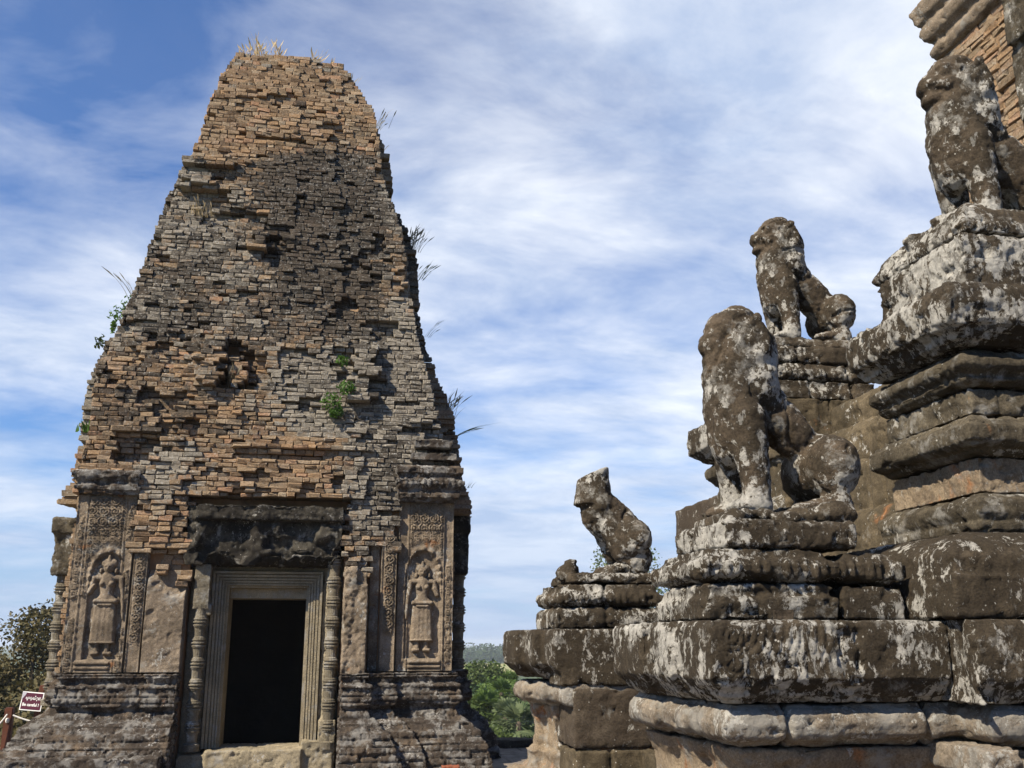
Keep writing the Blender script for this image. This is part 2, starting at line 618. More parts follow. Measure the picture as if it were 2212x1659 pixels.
M_BRICK = brick_mat('eroded_brick')
M_SLAB = stone_mat('lichened_sandstone', lich=0.92, lich_scale=13, streak=0.8, grey=0.25, mid_amt=0.3)
M_SLAB_LOW = stone_mat('sparsely_lichened_sandstone', lich=0.55, lich_scale=14, streak=0.8, grey=0.15, mid_amt=0.35)
M_SLAB_PALE = stone_mat('pale_lichened_sandstone', lich=0.95, lich_scale=12, streak=0.75, grey=0.3, mid_amt=0.4)
M_PED = stone_mat('pedestal_sandstone', lich=0.74, lich_scale=15, streak=0.6, grey=0.35, mid_amt=0.4)
M_LION = stone_mat('lion_sandstone', lich=0.8, lich_scale=9, streak=0.35, grey=0.3, mid=(0.155, 0.118, 0.083), mid_amt=0.55)
M_ROLL = stone_mat('pale_grey_sandstone', dark=(0.10, 0.078, 0.058), mid=(0.34, 0.285, 0.22), mid_amt=0.72, lich=0.62, lich_scale=16, grey=0.6, streak=0.2)
M_DADO = stone_mat('tan_sandstone', dark=(0.16, 0.12, 0.085), mid=(0.33, 0.26, 0.18), mid_amt=0.9, lich=0.2, grey=0.35, ochre=0.45)
M_RISER = stone_mat('brown_step_sandstone', dark=(0.075, 0.06, 0.038), mid=(0.18, 0.142, 0.09), mid_amt=0.6, lich=0.15, grey=0.1, ochre=0.15, bump=0.4)
M_BLOCK = stone_mat('plain_dark_sandstone', dark=(0.075, 0.058, 0.042), mid=(0.13, 0.105, 0.077), mid_amt=0.5, lich=0.22, lich_scale=9, streak=0.5, grey=0.12)
M_GREYMOULD = stone_mat('grey_moulded_sandstone', dark=(0.070, 0.058, 0.040), mid=(0.18, 0.152, 0.107), mid_amt=0.6, lich=0.45, grey=0.35, streak=0.5, ochre=0.1)
M_LINTEL = stone_mat('black_crusted_sandstone', dark=(0.030, 0.026, 0.021), mid=(0.16, 0.145, 0.115), mid_amt=0.45, lich=0.2, grey=0.3, streak=0.1)
M_FRAME = stone_mat('olive_grey_sandstone', dark=(0.25, 0.215, 0.15), mid=(0.40, 0.34, 0.235), mid_amt=0.7, lich=0.05, grey=0.35, bump=0.35)
M_PLASTER = stone_mat('tan_carved_stucco', dark=(0.15, 0.118, 0.085), mid=(0.34, 0.272, 0.20), mid_amt=0.8, lich=0.3, lich_scale=16, grey=0.3, ochre=0.12, streak=0.6)
M_BASE = stone_mat('mossy_grey_brick_base', dark=(0.065, 0.052, 0.042), mid=(0.20, 0.15, 0.105), mid_amt=0.45, lich=0.42, lich_scale=15, grey=0.5, lichen=(0.40, 0.38, 0.35), streak=0.1, ochre=0.05)

# ================================================================== setting
GROUND = -11.0


def grass_mat(name, c1, c2, c3, s1=0.02, s2=0.3):
    t = NT(name)
    a = t.noise(s1, 4, 0.6)
    b = t.noise(s2, 6, 0.7)
    c = t.mix(t.ramp(a, [(0.4, 0.0), (0.6, 1.0)]), c1, c2)
    return t.finish(t.mix(t.ramp(b, [(0.35, 0.0), (0.7, 1.0)]), c, c3), t.bump(b, 0.4, 0.3), 1.0)


bm = bmesh.new()
bmesh.ops.create_grid(bm, x_segments=40, y_segments=40, size=4000, matrix=Matrix.Translation((0, 1500, GROUND)))
tag(bm_obj('ground', bm, grass_mat('scrub_grass', (0.06, 0.085, 0.03), (0.09, 0.10, 0.04), (0.045, 0.065, 0.022))), kind='structure')
bm = bmesh.new()
bmesh.ops.create_grid(bm, x_segments=4, y_segments=4, size=1)
bmesh.ops.transform(bm, matrix=Matrix.Translation((140, 520, GROUND + 0.15)) @ Matrix.Diagonal((260, 120, 1, 1)), verts=bm.verts)
tag(bm_obj('field', bm, grass_mat('rice_field', (0.24, 0.22, 0.075), (0.20, 0.21, 0.07), (0.27, 0.25, 0.10), 0.01, 0.05)), kind='structure')

# the terrace on top of the temple mountain
t = NT('terrace_paving')
vec = t.mapping(scale=(1, 1, 1))
bt = t.n.new('ShaderNodeTexBrick')
t.l.new(vec, bt.inputs['Vector'])
bt.inputs['Scale'].default_value = 1.0
bt.inputs['Brick Width'].default_value = 0.85
bt.inputs['Row Height'].default_value = 0.5
bt.inputs['Mortar Size'].default_value = 0.02
bt.inputs['Color1'].default_value = (0.17, 0.14, 0.11, 1)
bt.inputs['Color2'].default_value = (0.10, 0.085, 0.068, 1)
bt.inputs['Mortar'].default_value = (0.04, 0.035, 0.025, 1)
nz = t.noise(7, 6, 0.7)
M_FLOOR = t.finish(t.mix(t.ramp(nz, [(0.4, 0.0), (0.65, 0.8)]), bt.outputs[0], (0.24, 0.20, 0.165)), t.bump(t.math('ADD', nz, bt.outputs[1]), 0.6, 0.03), 0.95)
bm = bmesh.new()
bm_box(bm, -9, 16, -8, 18.0, -1.2, 0.0)
tag(bm_obj('terrace_floor', bm, M_FLOOR), kind='structure')
bm = bmesh.new()
bm_loft(bm, [(-10, -9), (17, -9), (17, 19), (-10, 19)], [1, 1, 1, 1], [(9, GROUND - 0.5), (5, -6.0), (4.6, -6.0), (0.5, -1.2), (-3.0, -1.2)])
tag(bm_obj('temple_terrain', bm, M_BLOCK), kind='structure')


# ------------------------------------------------------------------ leaves and trees
def leaf_cloud(n, centers, radii, size, flat=0.0, seed=0, shell=0.45):
    """n leaf quads spread through ellipsoidal clumps"""
    g = np.random.default_rng(seed)
    k = g.integers(0, len(centers), n)
    C, Rr = np.asarray(centers, float)[k], np.asarray(radii, float)[k]
    d = g.normal(size=(n, 3))
    d /= np.linalg.norm(d, axis=1)[:, None]
    rr = shell + (1 - shell) * g.random(n) ** 0.6
    P = C + d * Rr * rr[:, None]
    a = g.normal(size=(n, 3))
    a[:, 2] *= (1 - flat)
    a /= np.linalg.norm(a, axis=1)[:, None]
    b = np.cross(a, g.normal(size=(n, 3)))
    b /= np.linalg.norm(b, axis=1)[:, None]
    s = (size * (0.6 + 0.8 * g.random(n)))[:, None]
    V = np.stack([P - a * s, P - b * s * 0.5, P + a * s, P + b * s * 0.5], 1).reshape(-1, 3)
    return V, np.arange(n * 4).reshape(n, 4)


M_BARK = plain_mat('tree_bark', (0.13, 0.10, 0.07), (0.07, 0.055, 0.04), 6, 0.9, 0.4)
M_PALEBARK = plain_mat('pale_bark', (0.42, 0.38, 0.31), (0.22, 0.19, 0.15), 3, 0.9, 0.3)


def tree(name, label, x, y, z0, h, crown_r, crown_h, n, leaf, mat, seed, clumps=14, bark=None, group=None, spread=0.7, limbs=5):
    root = empty(name, (x, y, z0))
    tag(root, label, 'tree', group)
    g = np.random.default_rng(seed)
    cz = h - crown_h
    cents, rads = [], []
    for i in range(clumps):
        u = g.random()
        ang = g.random() * 6.283
        zz = cz + crown_h * (0.12 + 0.80 * u)
        rr = crown_r * math.sqrt(max(0.06, 1 - (2 * u - 0.85) ** 2)) * (g.random() ** 0.5) * spread
        cents.append((rr * math.cos(ang), rr * math.sin(ang), zz))
        q = crown_r * (0.26 + 0.22 * g.random())
        rads.append((q, q, q * 0.72))
    V, Fq = leaf_cloud(n, cents, rads, leaf, 0.2, seed)
    mesh_arrays('crown', V, Fq, mat, root)
    bm = bmesh.new()
    bm_limb(bm, (0, 0, -0.3), h * 0.032, (0.1, 0, cz + crown_h * 0.35), h * 0.014)
    for i in range(limbs):
        c = Vector(cents[i % clumps])
        bm_limb(bm, (0.05, 0, cz * (0.75 + 0.06 * i)), h * 0.012, c * 0.95, h * 0.004, 8)
    bm_obj('trunk', bm, bark or M_BARK, root, True)
    return root


L_OLIVE = leaf_mat('olive_brown_leaves', (0.055, 0.055, 0.02), (0.115, 0.085, 0.036), trans=0.15)
L_GREEN = leaf_mat('green_leaves', (0.045, 0.07, 0.018), (0.085, 0.115, 0.03))
L_DARK = leaf_mat('dark_green_leaves', (0.030, 0.058, 0.02), (0.06, 0.10, 0.03))
L_BRIGHT = leaf_mat('fresh_green_leaves', (0.06, 0.105, 0.022), (0.11, 0.16, 0.035))
L_PALE = leaf_mat('pale_grey_green_leaves', (0.10, 0.135, 0.065), (0.15, 0.18, 0.085), trans=0.3)
L_FAR = leaf_mat('far_forest_leaves', (0.030, 0.052, 0.022), (0.055, 0.08, 0.032), 0.9, 0.1)

# big trees just beyond the terrace, left of the tower
p = at(98, 1310, depth=31)
tree('broadleaf_tree', 'tall olive brown tree with an open crown beside the left edge of the tower', p.x, p.y, GROUND, p.z - GROUND, 3.0, 7.5, 26000, 0.07, L_OLIVE, 21, 34, spread=0.85, limbs=9)
p = at(-20, 1395, depth=30)
tree('broadleaf_tree', 'dense olive tree behind the warning sign at the left border', p.x, p.y, GROUND, p.z - GROUND, 3.6, 9.5, 34000, 0.07, L_OLIVE, 22, 36, spread=0.95)
p = at(150, 1440, depth=27)
tree('broadleaf_tree', 'low bushy olive tree behind the rope fence by the tower foot', p.x, p.y, GROUND, p.z - GROUND, 3.0, 7.5, 24000, 0.07, L_OLIVE, 23, 28, spread=0.9)

# pale tree whose tip shows behind the headless lion
p = at(1352, 1178, depth=36)
tree('slender_tree', 'pale feathery tree top rising behind the headless lion', p.x, p.y, GROUND, p.z - GROUND, 2.3, 4.6, 8000, 0.06, L_PALE, 31, 22, M_PALEBARK, spread=0.8)

# the wooded valley seen between tower and stair
p_list = [
    ('round bushy tree touching the tower edge below the field', 1015, 1432, 92, 5.5, 7.0, 2600, 0.30, L_GREEN),
    ('broad green tree just in front of the yellow field', 1050, 1442, 80, 4.2, 6.0, 2600, 0.26, L_GREEN),
    ('dark tree under the end of the far stone slab', 1100, 1462, 70, 4.2, 6.5, 2600, 0.24, L_DARK),
    ('light green tree in the middle of the valley gap', 1070, 1480, 60, 3.2, 5.5, 2600, 0.20, L_BRIGHT),
    ('leafy tree low beside the dark tower foot', 1035, 1515, 52, 3.0, 5.5, 2600, 0.18, L_GREEN),
    ('bright bushy tree directly above the terrace edge', 1110, 1560, 40, 2.5, 4.5, 3600, 0.12, L_BRIGHT),
    ('dark green tree half hidden by the far stair end', 1150, 1520, 50, 2.8, 5.0, 2600, 0.17, L_DARK),
    ('small green tree at the terrace edge by the tower plinth', 1065, 1575, 37, 1.9, 4.0, 3000, 0.11, L_GREEN),
]
for k, (lab, px, py, dep, cr, ch, n, lf, mt) in enumerate(p_list):
    p = at(px, py, depth=dep)
    tree('valley_tree', lab, p.x, p.y, GROUND, p.z - GROUND, cr, ch, n * 3, lf * 0.6, mt, 40 + k, 18, group='trees in the valley gap')


def fan_palm(label, x, y, z0, h, seed, size=0.62):
    root = empty('fan_palm', (x, y, z0))
    tag(root, label, 'palm', 'fan palms in the valley gap')
    g = np.random.default_rng(seed)
    bm = bmesh.new()
    bm_limb(bm, (0, 0, -0.3), 0.17, (0.1, 0, h), 0.13, 10)
    bm_obj('trunk', bm, M_BARK, root, True)
    V, Fq = [], []
    for i in range(34):
        ang, el = g.random() * 6.283, RAD(-35 + 115 * g.random())
        d = Vector((math.cos(ang) * math.cos(el), math.sin(ang) * math.cos(el), math.sin(el)))
        side = d.cross(Vector((0, 0, 1))).normalized()
        o = Vector((0.1, 0, h)) + d * size * 0.75
        for j in range(13):
            a = RAD(-85 + 170 * j / 12)
            tip = o + (d * math.cos(a) + side * math.sin(a)) * size * (0.8 + 0.2 * g.random()) - Vector((0, 0, 0.15 * g.random()))
            w = (side * math.cos(a) - d * math.sin(a)) * 0.055
            b = len(V)
            mid = o.lerp(tip, 0.55)
            V += [o, mid - w, tip, mid + w]
            Fq.append((b, b + 1, b + 2, b + 3))
        b = len(V)
        w = side * 0.025
        V += [Vector((0.1, 0, h)) - w, Vector((0.1, 0, h)) + w, o + w, o - w]
        Fq.append((b, b + 1, b + 2, b + 3))
    mesh_arrays('crown', np.array([tuple(v) for v in V]), np.array(Fq), L_BRIGHT if seed % 2 else L_PALE, root)


for k, (lab, px, py, dep) in enumerate([
        ('fan palm with spiky leaves in the centre of the valley gap', 1080, 1500, 58),
        ('fan palm close to the end of the far stair moulding', 1128, 1512, 54),
        ('fan palm beside the dark right edge of the tower plinth', 1045, 1530, 52),
        ('low fan palm in front of the other palms', 1088, 1552, 46),
        ('fan palm standing highest against the green canopy', 1098, 1482, 62),
        ('small fan palm low beside the far stair base roll', 1115, 1565, 44)]):
    p = at(px, py, depth=dep)
    fan_palm(lab, p.x, p.y, GROUND, p.z - GROUND, 61 + k)


def forest(name, x0, x1, y0, y1, n, seed, mat):
    g = np.random.default_rng(seed)
    cents, rads = [], []
    for i in range(n):
        x, y = x0 + (x1 - x0) * g.random(), y0 + (y1 - y0) * g.random()
        r = 3.0 + 3.5 * g.random()
        hh = 6.5 + 6.0 * g.random() ** 1.5
        cents += [(x, y, GROUND + hh - r * 0.6), (x + r * 0.4, y - 1, GROUND + hh * 0.55), (x - r * 0.5, y - 1.5, GROUND + hh * 0.3)]
        rads += [(r, r, r * 0.75)] * 3
    V, Fq = leaf_cloud(n * 160, cents, rads, 0.95, 0.2, seed, 0.7)
    return tag(mesh_arrays(name, V, Fq, mat), 'hazy belt of forest along the far edge of the field', 'forest', kind='stuff')


forest('far_forest', -60, 330, 640, 760, 420, 5, L_FAR)

# ================================================================== brick tower
TW_X0, TW_X1, TW_Y = -3.354, 1.65, 14.0
TW_CX, TW_CY = (TW_X0 + TW_X1) / 2, TW_Y + 2.5
IN_L = [(0, -.1), (3.5, -.08), (3.85, -.05), (4.44, .0), (5.28, .02), (5.78, .11), (6.0, .18), (6.64, .35), (7.35, .486), (7.69, .50), (7.97, .66), (8.35, .68), (8.66, .76), (9.3, .99), (9.6, 1.02), (9.98, 1.05), (10.8, 1.22), (11.45, 1.42)]
IN_R = [(0, .0), (3.55, .0), (3.87, .02), (4.2, .12), (4.7, .2), (5.17, .33), (6.14, .57), (6.68, .66), (7.8, .8), (8.36, .95), (8.7, 1.06), (9.1, 1.15), (9.44, 1.18), (9.88, 1.24), (10.25, 1.33), (10.8, 1.60), (11.45, 1.95)]
BAY = [(0, 0), (3.5, 0), (3.52, .42), (3.6, .42), (3.9, .36), (5.0, .38), (6.3, .27), (8.0, .25), (9.6, .2), (10.2, .08), (11.15, .0)]


def tab(T, z):
    return float(np.interp(z, [a for a, b in T], [b for a, b in T]))


def foot(z):
    il, ir = tab(IN_L, z), tab(IN_R, z)
    m = (il + ir) / 2
    return TW_X0 + il, TW_X1 - ir, TW_Y + m, TW_Y + 5.0 - m


tower = empty('brick_tower', (TW_CX, TW_CY, 0))
tag(tower, 'tall eroded brick sanctuary tower with a dark doorway and carved goddesses', 'tower')
TWI = Matrix.Translation((-TW_CX, -TW_CY, 0))
PART = lambda o: o        # parts are modelled in world coordinates, see own()


def own(o, root=None):
    """keep world-space vertices while hanging the part under its thing"""
    root = root or tower
    o.parent = root
    o.matrix_parent_inverse = (Matrix.Translation(root.location) @ Euler(root.rotation_euler).to_matrix().to_4x4()).inverted()
    return o


class Bricks:
    # back four corners, shoulder four, worn outer face four (local y = outward)
    CORN = np.array([(-1, -1, -1), (1, -1, -1), (1, -1, 1), (-1, -1, 1), (-1, 1, -1), (1, 1, -1), (1, 1, 1), (-1, 1, 1), (-1, 1, -1), (1, 1, -1), (1, 1, 1), (-1, 1, 1)], float)
    FACE = np.array([(0, 1, 2, 3), (0, 4, 5, 1), (1, 5, 6, 2), (2, 6, 7, 3), (3, 7, 4, 0), (4, 8, 9, 5), (5, 9, 10, 6), (6, 10, 11, 7), (7, 11, 8, 4), (8, 11, 10, 9)])

    def __init__(self, seed):
        self.g = np.random.default_rng(seed)
        self.V, self.F, self.A = [], [], []

    def add(self, c, tx, ty, L, D, H, dark, lich, jit=0.006, hue=None, cham=0.012):
        """c: centre of the brick; tx, ty: along-wall and outward unit vectors (xy)"""
        g = self.g
        loc = self.CORN * np.array([L / 2, D / 2, H / 2])
        ch = cham * (0.5 + 0.9 * g.random())
        loc[4:8, 1] -= ch * 1.1
        loc[8:, 0] -= np.sign(loc[8:, 0]) * min(ch, L * .3)
        loc[8:, 2] -= np.sign(loc[8:, 2]) * min(ch * .9, H * .3)
        loc[4:] += g.normal(size=(8, 3)) * jit
        loc[8:] += g.normal(size=(4, 3)) * jit * 0.9
        loc[:, 2] += loc[:, 0] * g.normal() * 0.008
        loc[:, 1] += loc[:, 0] * g.normal() * 0.02
        v = np.empty((12, 3))
        v[:, 0] = c[0] + loc[:, 0] * tx[0] + loc[:, 1] * ty[0]
        v[:, 1] = c[1] + loc[:, 0] * tx[1] + loc[:, 1] * ty[1]
        v[:, 2] = c[2] + loc[:, 2]
        b = len(self.V) * 12
        fl = self.FACE if (tx[0] * ty[1] - tx[1] * ty[0]) > 0 else self.FACE[:, ::-1]
        self.V.append(v)
        self.F.append(fl + b)
        h = g.random() if hue is None else hue
        self.A.append(np.tile((h, min(1, max(0, dark + g.normal() * 0.10)), min(1, max(0, lich + g.normal() * 0.10))), (12, 1)))

    def build(self, name, mat, parent):
        return mesh_arrays(name, np.concatenate(self.V), np.concatenate(self.F), mat, parent, False, np.concatenate(self.A))


def smooth01(a, b, x):
    t = np.clip((x - a) / (b - a), 0, 1)
    return t * t * (3 - 2 * t)


def stains(x, z):
    """black crust and grey lichen over the facade (x from -1 left to 1 right of the facade at that height)"""
    o = np.zeros_like(x)
    n = fbm(np.stack([x * 1.3, z * 0.55, o + 3.3], 1), 1.1, 3, 4)
    n2 = fbm(np.stack([x * 1.5, z * 0.8, o + 9.3], 1), 1.3, 3, 8)
    dark = 0.42 + 0.42 * n
    lich = 0.40 + 0.55 * n2
    # weathered black middle, clean orange head
    head = smooth01(8.95 + 0.35 * x, 9.45 + 0.35 * x, z)
    mid = smooth01(5.3, 6.4, z) * (1 - head)
    dark = dark * (1 - head) + 0.30 * head
    dark += mid * (0.10 + 0.30 * smooth01(-0.35, 0.25, x) * (1 - smooth01(0.72, 0.95, x)))
    lich = lich * (1 - 0.6 * head)
    lich += 0.22 * mid * smooth01(0.0, -0.6, x) + 0.2 * smooth01(0.62, 0.9, x) * (1 - head)
    lich += 0.25 * (z > 11.0)
    # pale grey belt right of centre, orange belts over the lintel
    lich += 0.5 * smooth01(4.35, 4.7, z) * (1 - smooth01(5.5, 6.0, z)) * smooth01(-0.1, 0.2, x)
    lich += 0.35 * smooth01(0.36, 0.5, x) * smooth01(3.0, 3.3, z) * (1 - smooth01(4.3, 4.5, z))
    orange = smooth01(3.2, 3.35, z) * (1 - smooth01(4.25, 4.45, z)) * smooth01(-0.75, -0.4, x) * (1 - smooth01(0.25, 0.45, x))
    dark -= 0.15 * orange
    lich -= 0.18 * orange
    dark -= 0.05 * (z < 3.4)
    lich -= 0.12 * (z < 3.4)
    return dark, lich


# features of the worn false storey, given as photo rectangles (x0, y0, x1, y1, push)
FEAT = []
for (x0, y0, x1, y1, push) in [(438, 735, 478, 850, .14), (478, 738, 500, 850, -.38), (503, 745, 526, 850, .03), (527, 750, 542, 848, -.30), (544, 780, 576, 848, -.12),
                               (758, 745, 806, 880, .20), (808, 765, 830, 858, -.06), (832, 740, 905, 840, -.03), (880, 985, 1010, 1000, .08),
                               (405, 340, 510, 372, .16), (405, 372, 465, 415, .12), (505, 960, 800, 975, .08), (505, 985, 700, 1000, -.08), (560, 290, 660, 310, -.10), (250, 930, 330, 1000, -.14),
                               (545, 500, 585, 545, .12), (588, 500, 600, 550, -.16)]:
    a, b = at(x0, y0, Y=TW_Y + 0.25), at(x1, y1, Y=TW_Y + 0.25)
    # refine on the facade plane at that height
    Yp = TW_Y + (tab(IN_L, a.z) + tab(IN_R, a.z)) / 2
    a, b = at(x0, y0, Y=Yp), at(x1, y1, Y=Yp)
    FEAT.append((a.x, b.x, min(a.z, b.z), max(a.z, b.z), push))


def facade_push(x, z):
    for x0, x1, z0, z1, p_ in FEAT:
        if x0 <= x <= x1 and z0 <= z <= z1:
            return p_
    return 0.0


brk = Bricks(3)
cand = []
g = brk.g
z = 0.12
PL_L, PL_R = -1.885, 0.14           # door recess
while z < 11.22:
    h = 0.062 + 0.014 * g.random()
    if z > 9.3:
        h += 0.010
    zc = z + h / 2
    x0, x1, y0, y1 = foot(zc)
    bay = tab(BAY, zc)
    hw, hd = (x1 - x0) / 2, (y1 - y0) / 2
    mx, my = (x0 + x1) / 2, (y0 + y1) / 2
    bw = 0.52
    # front, then right side, left side: (start, tangent, outward, length, kind)
    sides = [((x0, y0), (1, 0), (0, -1), x1 - x0, 'front'), ((x1, y0), (0, 1), (1, 0), y1 - y0, 'right'), ((x0, y1), (0, -1), (-1, 0), y1 - y0, 'left'), ((x1, y1), (-1, 0), (0, 1), x1 - x0, 'back')]
    for (st, tx, ty, L, kind) in sides:
        if kind in ('back',):
            step = 0.5
        else:
            step = 0.15
        s = -0.02 - 0.12 * g.random()
        while s < L:
            l = step * (0.65 + 0.75 * g.random())
            if g.random() < 0.10:
                l *= 1.45
            sc = s + l / 2
            e = min(1, max(-1, 2 * sc / L - 1))
            wx, wy = st[0] + tx[0] * sc, st[1] + tx[1] * sc
            s0 = s
            s += l
            if sc > L + 0.05:
                continue
            out = 0.0
            if kind in ('right', 'left', 'back'):
                if abs(e) < bw:
                    out += bay * (1.0 if kind != 'back' else 0.5)
            elif zc > 3.5 and abs(e) < 0.5:
                out += 0.05
            if kind == 'front':
                if zc < 3.5:
                    # only the bare patches of brick beside the lintel
                    if not ((-2.62 < wx < PL_L - 0.02 and zc > 2.30 + 0.45 * (wx < -2.25)) or (PL_R < wx < 0.86 and zc > 2.45)):
                        continue
                    if wx > 0.5 and zc < 3.02 - 0.9 * (wx - 0.5):
                        continue
                if PL_L < wx < PL_R and zc < 3.36:
                    continue
                out += facade_push(wx, zc)
            if zc < 1.25 and kind in ('left', 'right'):
                continue
            if zc < 3.55 and kind in ('left', 'right') and wy < 14.30:
                continue
            cand.append((wx, wy, zc, e if kind == 'front' else 0.3 * e, out, s0, l, L, h, st, tx, ty, kind))
    z += h
CW = np.array([c[:5] for c in cand])
rk = np.where(CW[:, 2] < 9.2, 1.0, 0.55)
er_ = 0.12 * fbm(CW[:, :3] * (1, .7, 1), 1.15, 3, 2) * rk + 0.022 * fbm(CW[:, :3], 3.2, 2, 12) * rk
qq = fbm(CW[:, :3] * (1, 1, 1.4), 1.9, 3, 22)
er_ -= np.clip((qq - 0.26) * 1.2, 0, 0.14) * rk
er_ += g.normal(size=len(cand)) * 0.006 + 0.03 * (CW[:, 0] < -0.85)
rnd = g.random(len(cand))
er_ -= 0.09 * (rnd < 0.03 * rk)
er_ += 0.035 * (rnd > 1 - 0.03 * rk)
DK, LC = stains(CW[:, 3], CW[:, 2])
for i, (wx, wy, zc, e, out, s0, l, L, h, st, tx, ty, kind) in enumerate(cand):
    out += er_[i]
    D = 0.46
    s_lo, s_hi = max(s0, -max(0, out * 0.5)), min(s0 + l, L + max(0, out * 0.5))
    if kind == 'right':
        s_lo = max(s_lo, 0.26)
    if kind == 'left':
        s_hi = min(s_hi, L - 0.26)
    if s_hi - s_lo < 0.04:
        continue
    cs = (s_lo + s_hi) / 2
    brk.add((st[0] + tx[0] * cs + ty[0] * (out - D / 2), st[1] + tx[1] * cs + ty[1] * (out - D / 2), zc), tx, ty, s_hi - s_lo - 0.006, D, h - 0.005, DK[i], LC[i] + 0.15 * (kind == 'left'), 0.005)
own(brk.build('brick_wall', M_BRICK, None))

# solid core behind the bricks, hollow chamber behind the door
bm = bmesh.new()
prof = []
for zz in np.arange(3.4, 11.2, 0.3):
    x0, x1, y0, y1 = foot(zz)
    prof.append((zz, x0 + .3, x1 - .3, y0 + .3, y1 - .3))
rings = []
for zz, x0, x1, y0, y1 in prof:
    rings.append([bm.verts.new(p) for p in ((x0, y0, zz), (x1, y0, zz), (x1, y1, zz), (x0, y1, zz))])
for a, b in zip(rings, rings[1:]):
    for i in range(4):
        bm.faces.new((a[i], a[(i + 1) % 4], b[(i + 1) % 4], b[i]))
bm.faces.new(list(reversed(rings[0])))
bm.faces.new(rings[-1])
bm_box(bm, -3.25, PL_L, 14.12, 18.9, 0.0, 3.396)
bm_box(bm, PL_R, 1.5, 14.12, 18.9, 0.0, 3.396)
bm_box(bm, PL_L, PL_R, 17.6, 18.9, 0.0, 3.396)
M_CORE = plain_mat('mortar_core', (0.30, 0.17, 0.09), (0.14, 0.085, 0.05), 5, 0.95, 0.5)
own(bm_obj('wall_core', bm, M_CORE))

# ---- moulded brick bases left and right of the door
BASE_PROF = [(.50, 0.0), (.48, .10), (.44, .22), (.43, .24), (.40, .36), (.36, .38), (.33, .50), (.27, .52), (.22, .60), (.15, .64), (.10, .68), (.06, .74), (.04, .78), (.10, .82), (.115, .90), (.10, .97), (.05, 1.0), (.10, 1.02), (.10, 1.07), (.03, 1.09), (.02, 1.15), (.06, 1.17), (.06, 1.215), (.0, 1.22)]


def course_bricks(P, N):
    """brick courses read through the worn base: each brick stands a little in or out"""
    H, L = 0.085, 0.24
    row = np.floor(P[:, 2] / H)
    along = np.where(np.abs(N[:, 1]) > np.abs(N[:, 0]), P[:, 0], P[:, 1])
    col = np.floor(along / L + 0.5 * (row % 2) + 0.13 * row)
    hsh = _hash(row.astype(int), col.astype(int), np.zeros(len(row), int), 5)
    fz = (P[:, 2] / H) % 1
    fx = (along / L + 0.5 * (row % 2) + 0.13 * row) % 1
    groove = np.exp(-(np.minimum(fz, 1 - fz) * H / 0.010) ** 2) + np.exp(-(np.minimum(fx, 1 - fx) * L / 0.010) ** 2)
    side = np.abs(N[:, 2]) < 0.8
    return np.where(side, (hsh - 0.5) * 0.034 - 0.026 * np.clip(groove, 0, 1), 0) - 0.05 * (hsh > 0.93) * side


bm = bmesh.new()
bm_loft(bm, [(0.15, 13.72), (0.47, 13.72), (0.47, 13.88), (0.80, 13.88), (0.80, 13.99), (1.655, 13.99), (1.655, 15.6), (0.15, 15.6)], [1, 1, 1, 1, 1, 1, 0, 0], BASE_PROF)
own(stone('moulded_base', bm, M_BASE, None, 0.016, 0.010, 0.012, 4, extra=course_bricks, seed=3))
bm = bmesh.new()
bm_loft(bm, [(-3.33, 13.99), (-2.25, 13.99), (-2.25, 13.9), (-1.89, 13.9), (-1.89, 15.6), (-3.33, 15.6)], [1, 1, 1, 0, 0, .55], BASE_PROF)
own(stone('moulded_base', bm, M_BASE, None, 0.016, 0.010, 0.012, 4, extra=course_bricks, seed=6))
# side bay bases
for xa, xb in ((1.5, 2.0), (-3.75, -3.2)):
    bm = bmesh.new()
    bm_loft(bm, [(xa, 15.4), (xb, 15.4), (xb, 17.6), (xa, 17.6)], [1, 1, 0, 1], BASE_PROF)
    own(stone('bay_base', bm, M_BASE, None, 0.03, 0.015, 0.04, 3, extra=course_bricks, seed=9))
# plinth blocks under the left base
bm = bmesh.new()
bm_box(bm, -3.75, -1.95, 13.15, 14.2, 0.0, 0.28)
bm_box(bm, -3.95, -3.4, 13.6, 16.5, 0.0, 0.34)
own(stone('plinth_course', bm, M_BASE, None, 0.025, 0.02, 0.03, 3, joints=[(0, -3.3, 0, 1), (0, -2.75, 0, 1), (0, -2.3, 0, 1)], seed=8, joint_d=0.04, joint_w=0.012, smooth=2))


# ---- carved stucco panels
def scroll(x, z, w, seed=0, hand=1):
    """rows of spiral tendrils, height 0..1"""
    k = np.floor(z / w)
    cx = 0.5 * w
    zz = z - k * w
    dx, dz = (x - cx), (zz - 0.5 * w)
    r = np.hypot(dx, dz) / (0.5 * w)
    th = np.arctan2(dz, dx * np.where(k % 2 == 0, 1, -1) * hand)
    s = 0.5 + 0.5 * np.cos(2 * np.pi * (r * 2.1) - th + 0.6)
    leaf = 0.5 + 0.5 * np.cos(7 * th + 9 * r)
    return np.where(r < 1.05, s * 0.8 + 0.2 * leaf, leaf * 0.6)


def band(v, a, b, soft=0.008):
    return np.clip((v - a) / soft, 0, 1) * np.clip((b - v) / soft, 0, 1)


def wear(X, Z, seed, f=3.0):
    P = np.stack([X, np.zeros_like(X), Z], 1)
    return fbm(P, f, 4, seed), fbm(P, 22, 3, seed + 3)


